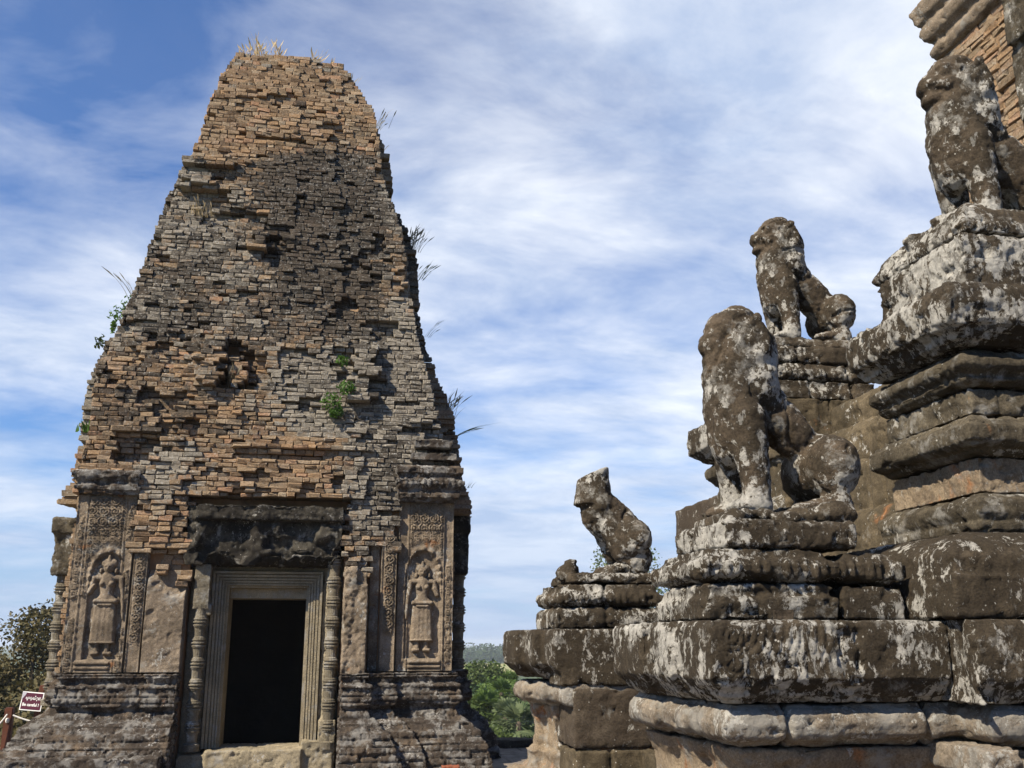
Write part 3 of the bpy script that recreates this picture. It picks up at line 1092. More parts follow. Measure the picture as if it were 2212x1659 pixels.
def panel_fn(X0, X1, Z0, Z1, cxf, fw, seed, top0, side_scroll):
    """devata panel: framing fillets, foliage field on top, pointed niche round the figure"""
    def H(X, Z):
        a, b = wear(X, Z, seed)
        h = np.zeros_like(X)
        w = X1 - X0
        # fillets down both sides
        for u0, u1, p_ in ((0.0, 0.035, .02), (0.17, 0.20, .028), (0.80, 0.83, .028), (0.965, 1.0, .02)):
            h += band(X, X0 + u0 * w, X0 + u1 * w) * p_
        # scrolls in the side strips
        for u0, u1 in side_scroll:
            xa, xb = X0 + u0 * w, X0 + u1 * w
            m = band(X, xa, xb) * (a + 0.25 > (Z - Z0) / (Z1 - Z0) * 0.3 - 0.1)
            h += m * scroll(X - xa, Z - Z0, xb - xa, seed) * .034
        inner = band(X, X0 + .21 * w, X0 + .79 * w)
        f = band(Z, top0, Z1 - 0.05) * inner
        h += f * (scroll((X - X0) % 0.14, Z, 0.14, seed, -1) * .048 + 0.008)
        # hanging leaves under the field, flame border round the niche
        dx, dz = X - cxf, Z - (top0 - 0.60)
        r = np.hypot(dx / (fw * 0.62), dz / 0.34)
        arch = np.exp(-((r - 1.0) / 0.13) ** 2) * (Z > top0 - 0.75) * inner
        th = np.arctan2(dz, dx)
        h += arch * (.03 + .02 * np.cos(16 * th))
        outer = np.clip((r - 1.15) * 4, 0, 1) * band(Z, top0 - 0.85, top0) * inner
        h += outer * scroll((X - X0) % 0.11, Z, 0.11, seed + 1) * .040
        body = ((r < 0.95) | (Z < top0 - 0.60)) * (np.abs(dx) < fw * 0.62) * (Z > Z0 + 0.17) * (Z < top0 - .2)
        h -= body * .045
        # ledge under the feet
        for z0_, z1_, p_ in ((0.0, .035, .02), (.05, .10, .03), (.11, .16, .045)):
            h += band(Z, Z0 + z0_, Z0 + z1_) * inner * p_
        h += a * 0.016 + b * 0.009
        h -= np.clip((a - 0.24) * 4, 0, 1) * 0.02
        return h
    return H


def devata_fn(cx, z0, ht, seed, lean=1):
    def H(X, Z):
        u, v = (X - cx) / ht, (Z - z0) / ht

        def cap(ax, ay, bx, by, ra, rb, dp, flat=1.0):
            dx, dy = bx - ax, by - ay
            t_ = np.clip(((u - ax) * dx + (v - ay) * dy) / (dx * dx + dy * dy + 1e-9), 0, 1)
            d = np.hypot(u - ax - t_ * dx, v - ay - t_ * dy) / (ra + (rb - ra) * t_)
            return dp * np.clip(1 - d ** (2 * flat), 0, 1) ** 0.5

        s = lean
        parts = [
            cap(0, .915, 0, .985, .045, .016, .06), cap(-.03, .915, .03, .915, .050, .050, .055),          # crown
            cap(0, .862, 0, .882, .054, .056, .095), cap(-.072, .845, -.072, .825, .020, .020, .06), cap(.072, .845, .072, .825, .020, .020, .06),
            cap(0, .870, 0, .855, .010, .016, .112),                                                      # nose
            cap(0, .80, 0, .83, .034, .034, .07), cap(-.105, .765, .105, .765, .036, .036, .065),
            cap(0, .75, 0, .60, .088, .066, .085), cap(-.043, .705, -.043, .704, .038, .038, .115), cap(.043, .705, .043, .704, .038, .038, .115),
            cap(0, .60, 0, .52, .068, .105, .085),
            cap(-.130 * s, .76, -.165 * s, .62, .033, .029, .07), cap(-.165 * s, .62, -.125 * s, .69, .028, .022, .085),
            cap(.130 * s, .76, .160 * s, .60, .033, .027, .07), cap(.160 * s, .60, .172 * s, .44, .027, .021, .07),
            cap(.172 * s, .44, .178 * s, .36, .026, .012, .06),
            cap(-.095, .53, .095, .53, .032, .032, .105), cap(-.06, .495, .06, .495, .026, .026, .10),   # belt
            np.where(v > .115, cap(0, .50, 0, .0, .112, .135, .080, 3.0), 0),
            cap(-.05, .04, -.05, .12, .034, .030, .055), cap(.05, .04, .05, .12, .034, .030, .055),
            cap(-.085, .018, -.035, .022, .024, .024, .065), cap(.085, .018, .035, .022, .024, .024, .065)]
        h = np.max(parts, axis=0)
        m = h > 0.006
        a, b = wear(X, Z, seed, 5)
        h = h * 0.85 * ht + m * (b * .005 + a * 0.006)
        h += m * band(v, .115, .135, .004) * .012 * ht
        fold = 0.002 * np.cos(u * 130) * (v < .5) * (v > .14) * m
        h = h + fold - m * np.exp(-((v - .872) / .006) ** 2) * (np.abs(np.abs(u) - .02) < .011) * .014
        return np.where(m, h, 0)
    return H


LZ0, LZ1 = 1.22, 3.53
cl = at(228, 1300, Y=14.0).x
own(relief('carved_panel', -3.37, -2.605, LZ0, LZ1, 14.0, panel_fn(-3.37, -2.605, LZ0, LZ1, cl, .36, 3, 3.03, ((.04, .165), (.84, .96))), M_PLASTER, None))
zf = at(228, 1416, Y=14).z
own(relief('goddess_relief', cl - .28, cl + .28, zf - .02, zf + 1.32, 14.045, devata_fn(cl, zf, 1.28, 5), M_PLASTER, None, 0.007, mask=True))
RZ0, RZ1 = 1.22, 3.56
cr = at(912, 1300, Y=14.06).x
own(relief('carved_panel', 0.872, 1.655, RZ0, RZ1, 14.045, panel_fn(0.872, 1.655, RZ0, RZ1, cr, .38, 8, 3.12, ((.84, .96),)), M_PLASTER, None))
zf = at(912, 1408, Y=14.06).z
own(relief('goddess_relief', cr - .3, cr + .3, zf - .02, zf + 1.30, 14.09, devata_fn(cr, zf, 1.22, 6, -1), M_PLASTER, None, 0.007, mask=True))


def strip_fn(X0, X1, Z0, seed, fade):
    def H(X, Z):
        a, b = wear(X, Z, seed)
        w = X1 - X0
        h = band(X, X0, X0 + .12 * w) * .02 + band(X, X1 - .12 * w, X1) * .02
        m = band(X, X0 + .18 * w, X1 - .18 * w) * np.clip((Z - fade + a * .5) * 5, 0, 1)
        return h + m * scroll(X - X0 - .18 * w, Z - Z0, .64 * w, seed) * .048 + a * .012 + b * .006
    return H


own(relief('foliage_band', 0.645, 0.868, 1.22, 3.02, 13.985, strip_fn(0.645, 0.868, 1.22, 12, 1.55), M_PLASTER, None))
own(relief('foliage_band', -2.60, -2.40, 1.22, 3.1, 14.0, strip_fn(-2.60, -2.40, 1.22, 13, 1.75), M_PLASTER, None))


def plain_fn(seed, chip=0.0, top=None):
    def H(X, Z):
        a, b = wear(X, Z, seed)
        h = a * .018 + b * .008 - chip * np.clip((a - .2) * 5, 0, 1)
        if top is not None:
            h = h - 0.12 * np.clip((Z - top - 0.25 * a) * 8, 0, 1)
        return h
    return H


own(relief('plain_stucco', -2.395, -1.886, 1.22, 2.55, 13.93, plain_fn(21, .03, 2.3), M_PLASTER, None, back=.35))
own(relief('plain_stucco', 0.49, 0.64, 1.22, 3.2, 14.07, plain_fn(22, .03), M_PLASTER, None))
# pier stub beside the door
bm = bmesh.new()
bm_box(bm, 0.15, 0.475, 13.74, 14.3, 1.2, 2.36)
bm_box(bm, 0.15, 0.33, 13.74, 14.3, 2.3, 2.6)
bm_box(bm, 0.33, 0.46, 13.8, 14.3, 2.3, 2.52)
own(stone('broken_pier', bm, M_PLASTER, None, 0.018, 0.014, 0.03, 4, seed=17, pits=.02))

# cornices over the corner piers
CAP_PROF = [(.0, 3.50), (.0, 3.54), (.05, 3.56), (.06, 3.62), (.02, 3.65), (.07, 3.69), (.11, 3.74), (.11, 3.80), (.05, 3.83), (.05, 3.88), (.09, 3.90), (.09, 3.98), (.03, 4.02)]
bm = bmesh.new()
bm_loft(bm, [(0.86, 13.91), (1.66, 13.91), (1.66, 15.7), (0.86, 15.7)], [1, 1, 0, .6], CAP_PROF)
bm_box(bm, 1.0, 1.66, 13.90, 15.0, 4.10, 4.20)
bm_box(bm, 1.05, 1.60, 13.86, 15.0, 4.26, 4.38)


def beads(P, N):
    return 0.012 * np.cos(P[:, 0] * 2 * np.pi / 0.085) * ((P[:, 2] > 3.68) & (P[:, 2] < 3.82))


own(stone('pier_cornice', bm, M_BASE, None, 0.02, 0.012, 0.02, 5, extra=beads, seed=23))
bm = bmesh.new()
bm_loft(bm, [(-3.36, 13.90), (-2.58, 13.90), (-2.58, 15.7), (-3.36, 15.7)], [1, .3, 0, 1], [(o_ * .8, z_) for o_, z_ in CAP_PROF[:9]])
own(stone('pier_cornice', bm, M_BASE, None, 0.02, 0.012, 0.03, 4, seed=24, pits=.03))

# ---- doorway
bm = bmesh.new()
bm_box(bm, -1.83, 0.105, 13.92, 14.6, 2.60, 3.20)
bm_box(bm, -1.85, 0.11, 13.86, 14.6, 3.18, 3.40)
bm_box(bm, -1.955, -1.80, 13.96, 14.6, 2.60, 3.39)
for (lx, lz, la, lb) in ((-1.45, 2.76, .22, .13), (-1.0, 2.78, .18, .15), (-.42, 2.80, .24, .12), (-.75, 3.0, .5, .10)):
    bm_ell(bm, (lx, 13.95, lz), (la, .06, lb), None, 2)


def lintel_wear(P, N):
    front = P[:, 1] < 14.1
    q = fbm(P, 2.6, 3, 77)
    low = (P[:, 2] < 3.2)
    return front * (-.13 * np.clip((q - .04) * 4, 0, 1) * low - .05 * np.exp(-((P[:, 2] - 3.17) / .03) ** 2) + 0.03 * fbm(P, 7, 3, 78))


own(stone('lintel', bm, M_LINTEL, None, 0.02, 0.012, 0.03, 3.5, extra=lintel_wear, seed=31, smooth=1))
# nested door frame
fr = bmesh.new()
FX0, FX1, FZ0, FZ1 = -1.375, -0.345, 0.27, 2.33
for k, (o0, o1, yf) in enumerate([(0.0, .03, 14.34), (.03, .05, 14.29), (.05, .065, 14.31), (.065, .09, 14.28), (.09, .10, 14.31), (.10, .125, 14.26), (.125, .14, 14.285), (.14, .17, 14.24), (.17, .182, 14.27), (.182, .215, 14.21)]):
    yb = 14.9
    e = 0.0015 * k
    bm_box(fr, FX0 - o1, FX0 - o0, yf, yb - e, FZ0, FZ1 + o1)
    bm_box(fr, FX1 + o0, FX1 + o1, yf, yb - e, FZ0, FZ1 + o1)
    bm_box(fr, FX0 - o0 + .0005, FX1 + o0 - .0005, yf + .0008, yb - e - .0008, FZ1 + o0 + .0005, FZ1 + o1 - .0007)
own(bm_obj('door_frame', fr, M_FRAME))
# inner threshold beam seen above the opening, wall returns beside the frame
bm = bmesh.new()
bm_box(bm, FX0 + .002, FX1 - .002, 14.46, 15.0, 2.195, FZ1 - .003)
own(bm_obj('inner_lintel', bm, M_FRAME))
bm = bmesh.new()
bm_box(bm, PL_L + .002, FX0 - .22, 14.27, 15.2, 0, 3.3)
bm_box(bm, FX1 + .22, PL_R - .002, 14.27, 15.2, 0, 3.3)
bm_box(bm, FX0 - .218, FX1 + .218, 14.29, 15.2, FZ1 + .22, 3.3)
own(stone('recess_wall', bm, M_FRAME, None, 0.03, 0.008, 0.012, 4, seed=35))
M_INNER_SHADE = plain_mat('shade_toned_brick', (0.02, 0.015, 0.012), (0.012, 0.009, 0.007), 5, 0.95, 0.4)  # near-black colour paints in the shade of the chamber behind the door
bm = bmesh.new()
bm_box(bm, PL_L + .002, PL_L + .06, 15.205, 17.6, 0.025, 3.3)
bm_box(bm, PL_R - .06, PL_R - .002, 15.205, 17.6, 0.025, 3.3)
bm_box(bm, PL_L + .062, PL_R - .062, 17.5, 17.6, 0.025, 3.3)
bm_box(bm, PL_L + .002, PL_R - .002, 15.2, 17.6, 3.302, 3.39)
own(bm_obj('chamber_wall', bm, M_INNER_SHADE))
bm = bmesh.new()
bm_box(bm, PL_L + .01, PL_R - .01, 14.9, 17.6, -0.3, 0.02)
own(bm_obj('chamber_floor', bm, M_INNER_SHADE))
# sill stones
bm = bmesh.new()
bm_box(bm, -1.52, -0.30, 13.92, 14.9, 0.0, 0.275)
bm_box(bm, -1.86, -1.5, 13.98, 14.9, 0.0, 0.22)
bm_box(bm, -0.32, 0.10, 14.0, 14.6, 0.0, 0.36)
own(stone('door_sill', bm, M_FRAME, None, 0.018, 0.008, 0.02, 3, joints=[(0, -.92, -1, 1)], seed=36, smooth=2, joint_w=.01, joint_d=.03))


def colonnette(x, y, z0, z1, r, name='colonnette', parent=None, mat=None, plain_top=0.0, seed=1):
    rr = random.Random(seed)
    prof = [(r * 1.25, 0), (r * 1.25, .08)]
    z_ = 0.1
    H = z1 - z0
    while z_ < H - plain_top - .12:
        seg = .115
        prof += [(r * .80, z_), (r * .86, z_ + seg)]
        z_ += seg
        for q in (1.0, 1.14, .96, 1.2, .96, 1.12, .98):
            prof += [(r * q, z_), (r * q, z_ + .014)]
            z_ += .020
        z_ += .01
    prof += [(r * .9, z_), (r * .9, H)]
    bm = bmesh.new()
    bm_lathe(bm, prof, (x, y, z0), 16)
    o = bm_obj(name, bm, mat or M_FRAME)
    return own(o, parent)


M_COLON = stone_mat('grey_olive_colonnette', dark=(0.15, 0.13, 0.095), mid=(0.30, 0.26, 0.19), mid_amt=0.6, lich=0.3, grey=0.4, streak=0.3, bump=0.4)
colonnette(-1.70, 14.08, 0.26, 2.62, .085, mat=M_COLON, plain_top=.62)
colonnette(0.02, 14.08, 0.26, 2.62, .085, mat=M_COLON)
bm = bmesh.new()
bm_box(bm, -1.80, -1.60, 14.0, 14.4, 2.03, 2.62)
bm_box(bm, -1.74, -1.56, 14.03, 14.4, 1.95, 2.10)
own(stone('colonnette_block', bm, M_COLON, None, 0.018, .008, .015, 5, seed=41))
bm = bmesh.new()
bm_box(bm, -0.075, -0.025, 14.12, 14.5, 0.3, 2.6)
bm_box(bm, -0.10, 0.12, 14.02, 14.5, 0.0, 0.62)
own(stone('door_jamb', bm, M_FRAME, None, 0.018, .012, .035, 3, seed=42))

# side porches in profile
for (xa, xb, za, zb, xc) in ((-4.02, -3.3, 2.54, 3.36, -3.86), (1.6, 2.06, 2.62, 3.50, 1.93)):
    bm = bmesh.new()
    bm_box(bm, xa, xb, 15.55, 17.5, za, zb)
    bm_box(bm, xa - .03 if xa < 0 else xa, xb if xa < 0 else xb + .03, 15.5, 17.55, zb - .22, zb + .02)
    own(stone('side_lintel', bm, M_LINTEL if xa > 0 else M_GREYMOULD, None, 0.03, 0.015, 0.05, 2.5, seed=51, smooth=2))
    colonnette(xc, 15.72, 0.75, za + .02, .10, mat=M_COLON)
    bm = bmesh.new()
    bm_box(bm, min(xc, -3.3 if xa < 0 else 1.5) + (.12 if xa < 0 else 0), max(xc, -3.3 if xa < 0 else 1.5) - (0 if xa < 0 else .06), 15.9, 17.3, 0.8, za)
    own(stone('side_pier', bm, M_PLASTER, None, 0.03, 0.015, 0.03, 3, seed=52))

# ================================================================== stepped base with lion stairs (right)
OX, OY = 1.61, 4.235


def LP(pts):
    return [(OX + a, OY + b) for a, b in pts]


def lbox(bm, a0, a1, b0, b1, z0, z1):
    bm_box(bm, OX + a0, OX + a1, OY + b0, OY + b1, z0, z1)


stair = empty('stone_stair', (OX + 1.6, OY + 2.2, 0))
tag(stair, 'massive moulded sandstone stair base in two tiers flanked by lion statues', 'stone stair')


def part(name, bm, mat, **k):
    return own(stone(name, bm, mat, None, **k), stair)


def pattern_scroll(a0, a1, z0, z1, w, d):
    """carved tendrils on faces turned to -Y"""
    def ex(P, N):
        m = (N[:, 1] < -0.6) * band(P[:, 0] - OX, a0, a1, .03) * band(P[:, 2], z0, z1, .015)
        return m * d * (scroll(P[:, 0] - OX - a0, P[:, 2] - z0, w, 1) - 0.5)
    return ex


def petals(z0, z1, w, d, seed=0):
    """row of lotus petals round a moulding"""
    def ex(P, N):
        along = np.where(np.abs(N[:, 1]) > np.abs(N[:, 0]), P[:, 0], P[:, 1])
        m = band(P[:, 2], z0, z1, .012) * (np.abs(N[:, 2]) < 0.9)
        c = np.abs(np.sin(np.pi * along / w))
        return m * d * (c ** 0.6 - 0.6) + m * d * 0.4 * np.cos(2 * np.pi * along / w * 3)
    return ex


def both(*fs):
    return lambda P, N: sum(f(P, N) for f in fs)


# ---- lower tier, near flank
P_NEAR = LP([(0, 0), (1.12, 0), (1.12, -.22), (3.3, -.22), (3.3, 1.32), (-.065, 1.32), (-.065, .78), (-.032, .78), (-.032, .45), (0, .45)])
FLN = [1, 1, 1, 0, 0, 1, 1, 1, 1, 1]
SLAB = [(-.10, 1.343), (-.10, 1.36), (-.065, 1.368), (-.065, 1.388), (-.045, 1.395), (-.045, 1.41), (-.018, 1.418), (-.018, 1.436), (0, 1.446), (.004, 1.56), (0, 1.67), (-.02, 1.70)]
P_NL = LP([(0, 0), (1.135, 0), (1.135, 1.32), (-.065, 1.32), (-.065, .78), (-.032, .78), (-.032, .45), (0, .45)])
P_NR = LP([(1.12, -.22), (3.3, -.22), (3.3, 1.30), (1.14, 1.30), (1.14, -.12), (1.12, -.12)])
bm = bmesh.new()
bm_loft(bm, P_NL, [1, 0, 1, 1, 1, 1, 1, 1], SLAB)
J_SLAB = [(0, OX + .70, 1.3, 1.8, 0, 9), (1, OY + .80, 1.3, 1.8)]
part('cornice_slab', bm, M_SLAB, voxel=0.0125, rough=.006, lumps=.008, joints=J_SLAB, seed=101, extra=pattern_scroll(.05, .62, 1.45, 1.68, .115, .020))
bm = bmesh.new()
bm_loft(bm, P_NR, [1, 0, 0, 0, 1, 0], SLAB)
part('cornice_slab', bm, M_SLAB_PALE, voxel=0.0125, rough=.008, lumps=.010, joints=[(0, OX + 1.42, 1.3, 1.8), (0, OX + 1.95, 1.3, 1.8)], seed=116)
bm = bmesh.new()
ROLL = [(-.20, 1.15), (-.16, 1.175), (-.11, 1.185), (-.085, 1.21), (-.075, 1.25), (-.085, 1.29), (-.11, 1.318), (-.14, 1.325), (-.14, 1.338)]
bm_loft(bm, P_NEAR, FLN, ROLL)
part('roll_moulding', bm, M_ROLL, voxel=0.0125, rough=.006, lumps=.010, joints=[(0, OX + .385, 1, 1.4), (0, OX + 1.06, 1, 1.4), (1, OY + .45, 1, 1.4), (0, OX + 1.6, 1, 1.4)], seed=102, joint_w=.012, joint_d=.045)
bm = bmesh.new()
bm_loft(bm, P_NEAR, FLN, [(0, 0), (0, .20), (-.06, .24), (-.05, .32), (-.03, .38), (-.05, .44), (-.16, .48), (-.22, .56), (-.22, 1.04), (-.19, 1.09), (-.17, 1.147)])
part('dado', bm, M_DADO, voxel=0.02, rough=.008, lumps=.018, joints=[(0, OX + .36, 0, 1.2), (0, OX + .95, 0, 1.2), (2, .85, -9, 9), (1, OY + .7, 0, 1.2)], seed=103)
bm = bmesh.new()
for (a0, a1, z0, z1, pr) in ((1.10, 1.26, 1.06, 1.17, .02), (1.28, 1.52, .98, 1.12, .06), (1.54, 1.85, .94, 1.10, .09)):
    lbox(bm, a0, a1, -.22 - pr, .3, z0, z1)
part('worn_block', bm, M_ROLL, voxel=0.015, lumps=.03, smooth=4, seed=104)

# ---- lower tier, far flank (plain on its inner, stair side)
P_FAR = LP([(-.04, 3.0), (3.3, 3.0), (3.3, 4.2), (-.20, 4.2), (-.20, 3.65), (-.12, 3.65), (-.12, 3.3), (-.04, 3.3)])
FLF = [0, 0, 1, 1, 1, 1, 1, 1]
bm = bmesh.new()
bm_loft(bm, P_FAR, FLF, SLAB)
lbox(bm, 0.02, 3.2, 2.985, 3.4, 1.30, 1.40)
part('cornice_slab', bm, M_SLAB_LOW, voxel=0.016, rough=.006, lumps=.010, joints=[(0, OX + .55, 1.2, 1.8)], seed=105)
bm = bmesh.new()
bm_loft(bm, P_FAR, FLF, [(o + .01, z - .015) for o, z in ROLL])
part('roll_moulding', bm, M_ROLL, voxel=0.016, rough=.006, lumps=.014, joints=[(1, OY + 3.4, 1, 1.4), (1, OY + 3.75, 1, 1.4)], seed=106)
bm = bmesh.new()
bm_loft(bm, P_FAR, FLF, [(.0, 0), (.0, .20), (-.02, .40), (-.0, .46), (.02, .55), (-.0, .62), (-.05, .66), (-.15, .69), (-.17, .74), (-.15, .80), (-.20, .82), (-.22, .98), (-.2, 1.05), (-.17, 1.15)])
part('dado', bm, M_DADO, voxel=0.018, rough=.008, lumps=.014, joints=[(2, .68, -9, 9), (2, .84, -9, 9), (1, OY + 3.42, 0, 1.2), (1, OY + 3.8, 0, 1.2)], seed=107)
bm = bmesh.new()
lbox(bm, .10, 1.6, 2.97, 3.6, .88, 1.285)
part('plain_block', bm, M_BLOCK, voxel=0.02, lumps=.012, joints=[(0, OX + .95, 0, 2)], seed=108, smooth=1)
bm = bmesh.new()
lbox(bm, .10, 1.6, 2.96, 3.6, .0, .872)
part('plain_block', bm, M_RISER, voxel=0.02, lumps=.02, joints=[(0, OX + .36, 0, 2), (2, .45, -9, 9)], seed=109, smooth=1, joint_d=.035, joint_w=.01)

# ---- lower flight of steps between the flanks, and the floor of the second tier
for k in range(7):
    bm = bmesh.new()
    lbox(bm, .10 + .16 * k, 1.6 + .16 * k, 1.36, 2.955, .22 * k, .22 * (k + 1) + (.12 if k == 6 else 0))
    part('step', bm, M_RISER, voxel=0.03, lumps=.012, seed=110 + k)

# ---- upper tier, near flank
P_UN = LP([(1.40, .10), (3.7, .10), (3.7, 1.16), (1.40, 1.16)])
FU = [1, 0, .3, 1]
bm = bmesh.new()
bm_loft(bm, P_UN, FU, [(-.12, 3.09), (-.12, 3.105), (-.08, 3.115), (-.08, 3.135), (-.05, 3.145), (-.05, 3.16), (-.015, 3.17), (.0, 3.20), (.01, 3.29), (.0, 3.36), (-.03, 3.40)])
part('cornice_slab', bm, M_SLAB_PALE, voxel=0.0125, rough=.010, lumps=.014, joints=[(1, OY + .42, 3, 3.5), (0, OX + 2.3, 3, 3.5)], seed=121)
bm = bmesh.new()
bm_loft(bm, P_UN, FU, [(-.19, 2.885), (-.16, 2.90), (-.14, 2.915), (-.14, 2.935), (-.17, 2.945), (-.12, 2.955), (-.095, 2.985), (-.10, 3.025), (-.13, 3.045), (-.17, 3.05), (-.17, 3.085)])
part('roll_moulding', bm, M_GREYMOULD, voxel=0.0125, rough=.006, lumps=.012, joints=[(1, OY + .42, 2.8, 3.2)], seed=122)
bm = bmesh.new()
bm_loft(bm, P_UN, FU, [(-.19, 2.735), (-.18, 2.75), (-.185, 2.878)])
part('dado', bm, M_GREYMOULD, voxel=0.0125, lumps=.008, joints=[(1, OY + .42, 2.6, 3), (0, OX + 1.75, 2.6, 3)], seed=123)
bm = bmesh.new()
bm_loft(bm, P_UN, FU, [(-.19, 2.52), (-.155, 2.535), (-.155, 2.55), (-.12, 2.555), (-.10, 2.565), (-.075, 2.58), (-.07, 2.60), (-.07, 2.665), (-.085, 2.675), (-.115, 2.68), (-.115, 2.70), (-.15, 2.71), (-.16, 2.73)])
part('ledge_moulding', bm, M_GREYMOULD, voxel=0.0125, rough=.004, lumps=.008, joints=[(1, OY + .45, 2.4, 2.8)], seed=124, extra=petals(2.61, 2.66, .022, .005))
bm = bmesh.new()
bm_loft(bm, P_UN, FU, [(-.18, 2.335), (-.19, 2.35), (-.19, 2.515)])
part('dado', bm, M_DADO, voxel=0.0125, lumps=.008, joints=[(1, OY + .62, 2.3, 2.6), (0, OX + 1.62, 2.3, 2.6)], seed=125, extra=pattern_scroll(1.7, 2.6, 2.37, 2.45, .08, .012))
bm = bmesh.new()
bm_loft(bm, P_UN, FU, [(-.14, 2.10), (-.12, 2.125), (-.10, 2.14), (-.10, 2.18), (-.12, 2.19), (-.095, 2.205), (-.085, 2.235), (-.09, 2.275), (-.11, 2.30), (-.15, 2.312), (-.17, 2.33)])
part('base_roll', bm, M_GREYMOULD, voxel=0.0125, rough=.006, lumps=.012, joints=[(1, OY + .55, 2, 2.4)], seed=126)
bm = bmesh.new()
bm_loft(bm, LP([(1.12, -.12), (3.7, -.12), (3.7, 1.2), (1.12, 1.2)]), [1, 0, 0, 1], [(.03, 1.703), (.02, 1.90), (0, 1.92), (0, 1.99), (-.06, 2.05), (-.17, 2.10), (-.26, 2.12)])
part('plinth', bm, M_SLAB_LOW, voxel=0.016, rough=.008, lumps=.02, joints=[(2, 1.905, -9, 9), (0, OX + 1.95, 1.6, 1.9), (0, OX + 1.38, 1.9, 2.2)], seed=127, smooth=2)

# ---- upper tier, far flank
P_UF = LP([(1.62, 2.85), (3.7, 2.85), (3.7, 4.0), (1.40, 4.0), (1.40, 3.35), (1.62, 3.35)])
FUF = [0, 0, 1, 1, 1, 1]
bm = bmesh.new()
bm_loft(bm, P_UF, FUF, [(-.12, 3.09), (-.06, 3.12), (-.05, 3.15), (.0, 3.18), (.01, 3.29), (.0, 3.40)])
part('cornice_slab', bm, M_SLAB, voxel=0.02, rough=.010, lumps=.014, seed=131)
bm = bmesh.new()
bm_loft(bm, P_UF, FUF, [(-.02, 1.7), (-.02, 2.1), (-.10, 2.2), (-.09, 2.28), (-.19, 2.34), (-.19, 2.52), (-.07, 2.58), (-.07, 2.66), (-.18, 2.74), (-.18, 2.88), (-.10, 2.96), (-.10, 3.03), (-.17, 3.085)])
part('moulded_wall', bm, M_GREYMOULD, voxel=0.02, rough=.006, lumps=.012, seed=132)
bm = bmesh.new()
lbox(bm, 1.70, 3.6, 2.80, 3.2, 2.98, 3.44)
lbox(bm, 1.74, 3.6, 2.81, 3.2, 1.8, 2.97)
part('plain_block', bm, M_RISER, voxel=0.018, lumps=.012, joints=[(0, OX + 2.15, 2.9, 3.5), (2, 2.60, -9, 9), (0, OX + 2.5, 1.5, 2.6)], seed=133, joint_d=.03, smooth=1)
# steep upper steps
for k, (z0, z1, a) in enumerate([(1.70, 2.10, 1.72), (2.10, 2.48, 1.84), (2.48, 2.86, 1.94), (2.86, 3.16, 2.04), (3.16, 3.40, 2.14)]):
    bm = bmesh.new()
    bm_loft(bm, LP([(a, 1.165), (3.6, 1.165), (3.6, 2.79), (a, 2.79)]), [0, 0, 0, 1], [(.0, z0 - .1), (.012, z0 + .1), (.015, z1 - .09), (-.02, z1 - .035), (-.075, z1)])
    part('step', bm, M_RISER, voxel=0.018, lumps=.02, seed=140 + k, smooth=2, joints=[(1, OY + 1.75 + .3 * (k % 2), 1, 4), (1, OY + 2.35 - .2 * (k % 3), 1, 4)], joint_d=.03, joint_w=.009)
# platform under the central tower
bm = bmesh.new()
lbox(bm, 3.0, 10, -4.0, 9.0, 1.2, 3.38)
part('platform_core', bm, M_BLOCK, voxel=0.06, lumps=.03, seed=150)

# ------------------------------------------------------------------ lion pedestals
def pedestal(label, loc, layers, seed):
    r = empty('lion_pedestal', loc)
    tag(r, label, 'pedestal', 'stone pedestals under the lions')
    for k, (nm, bmk, kw) in enumerate(layers):
        m = kw.pop('mat', M_PED)
        own(stone(nm, bmk, m, None, seed=seed + k, **kw), r)
    return r


def layer(pts, flags, prof):
    bm = bmesh.new()
    bm_loft(bm, LP(pts), flags, prof)
    return bm


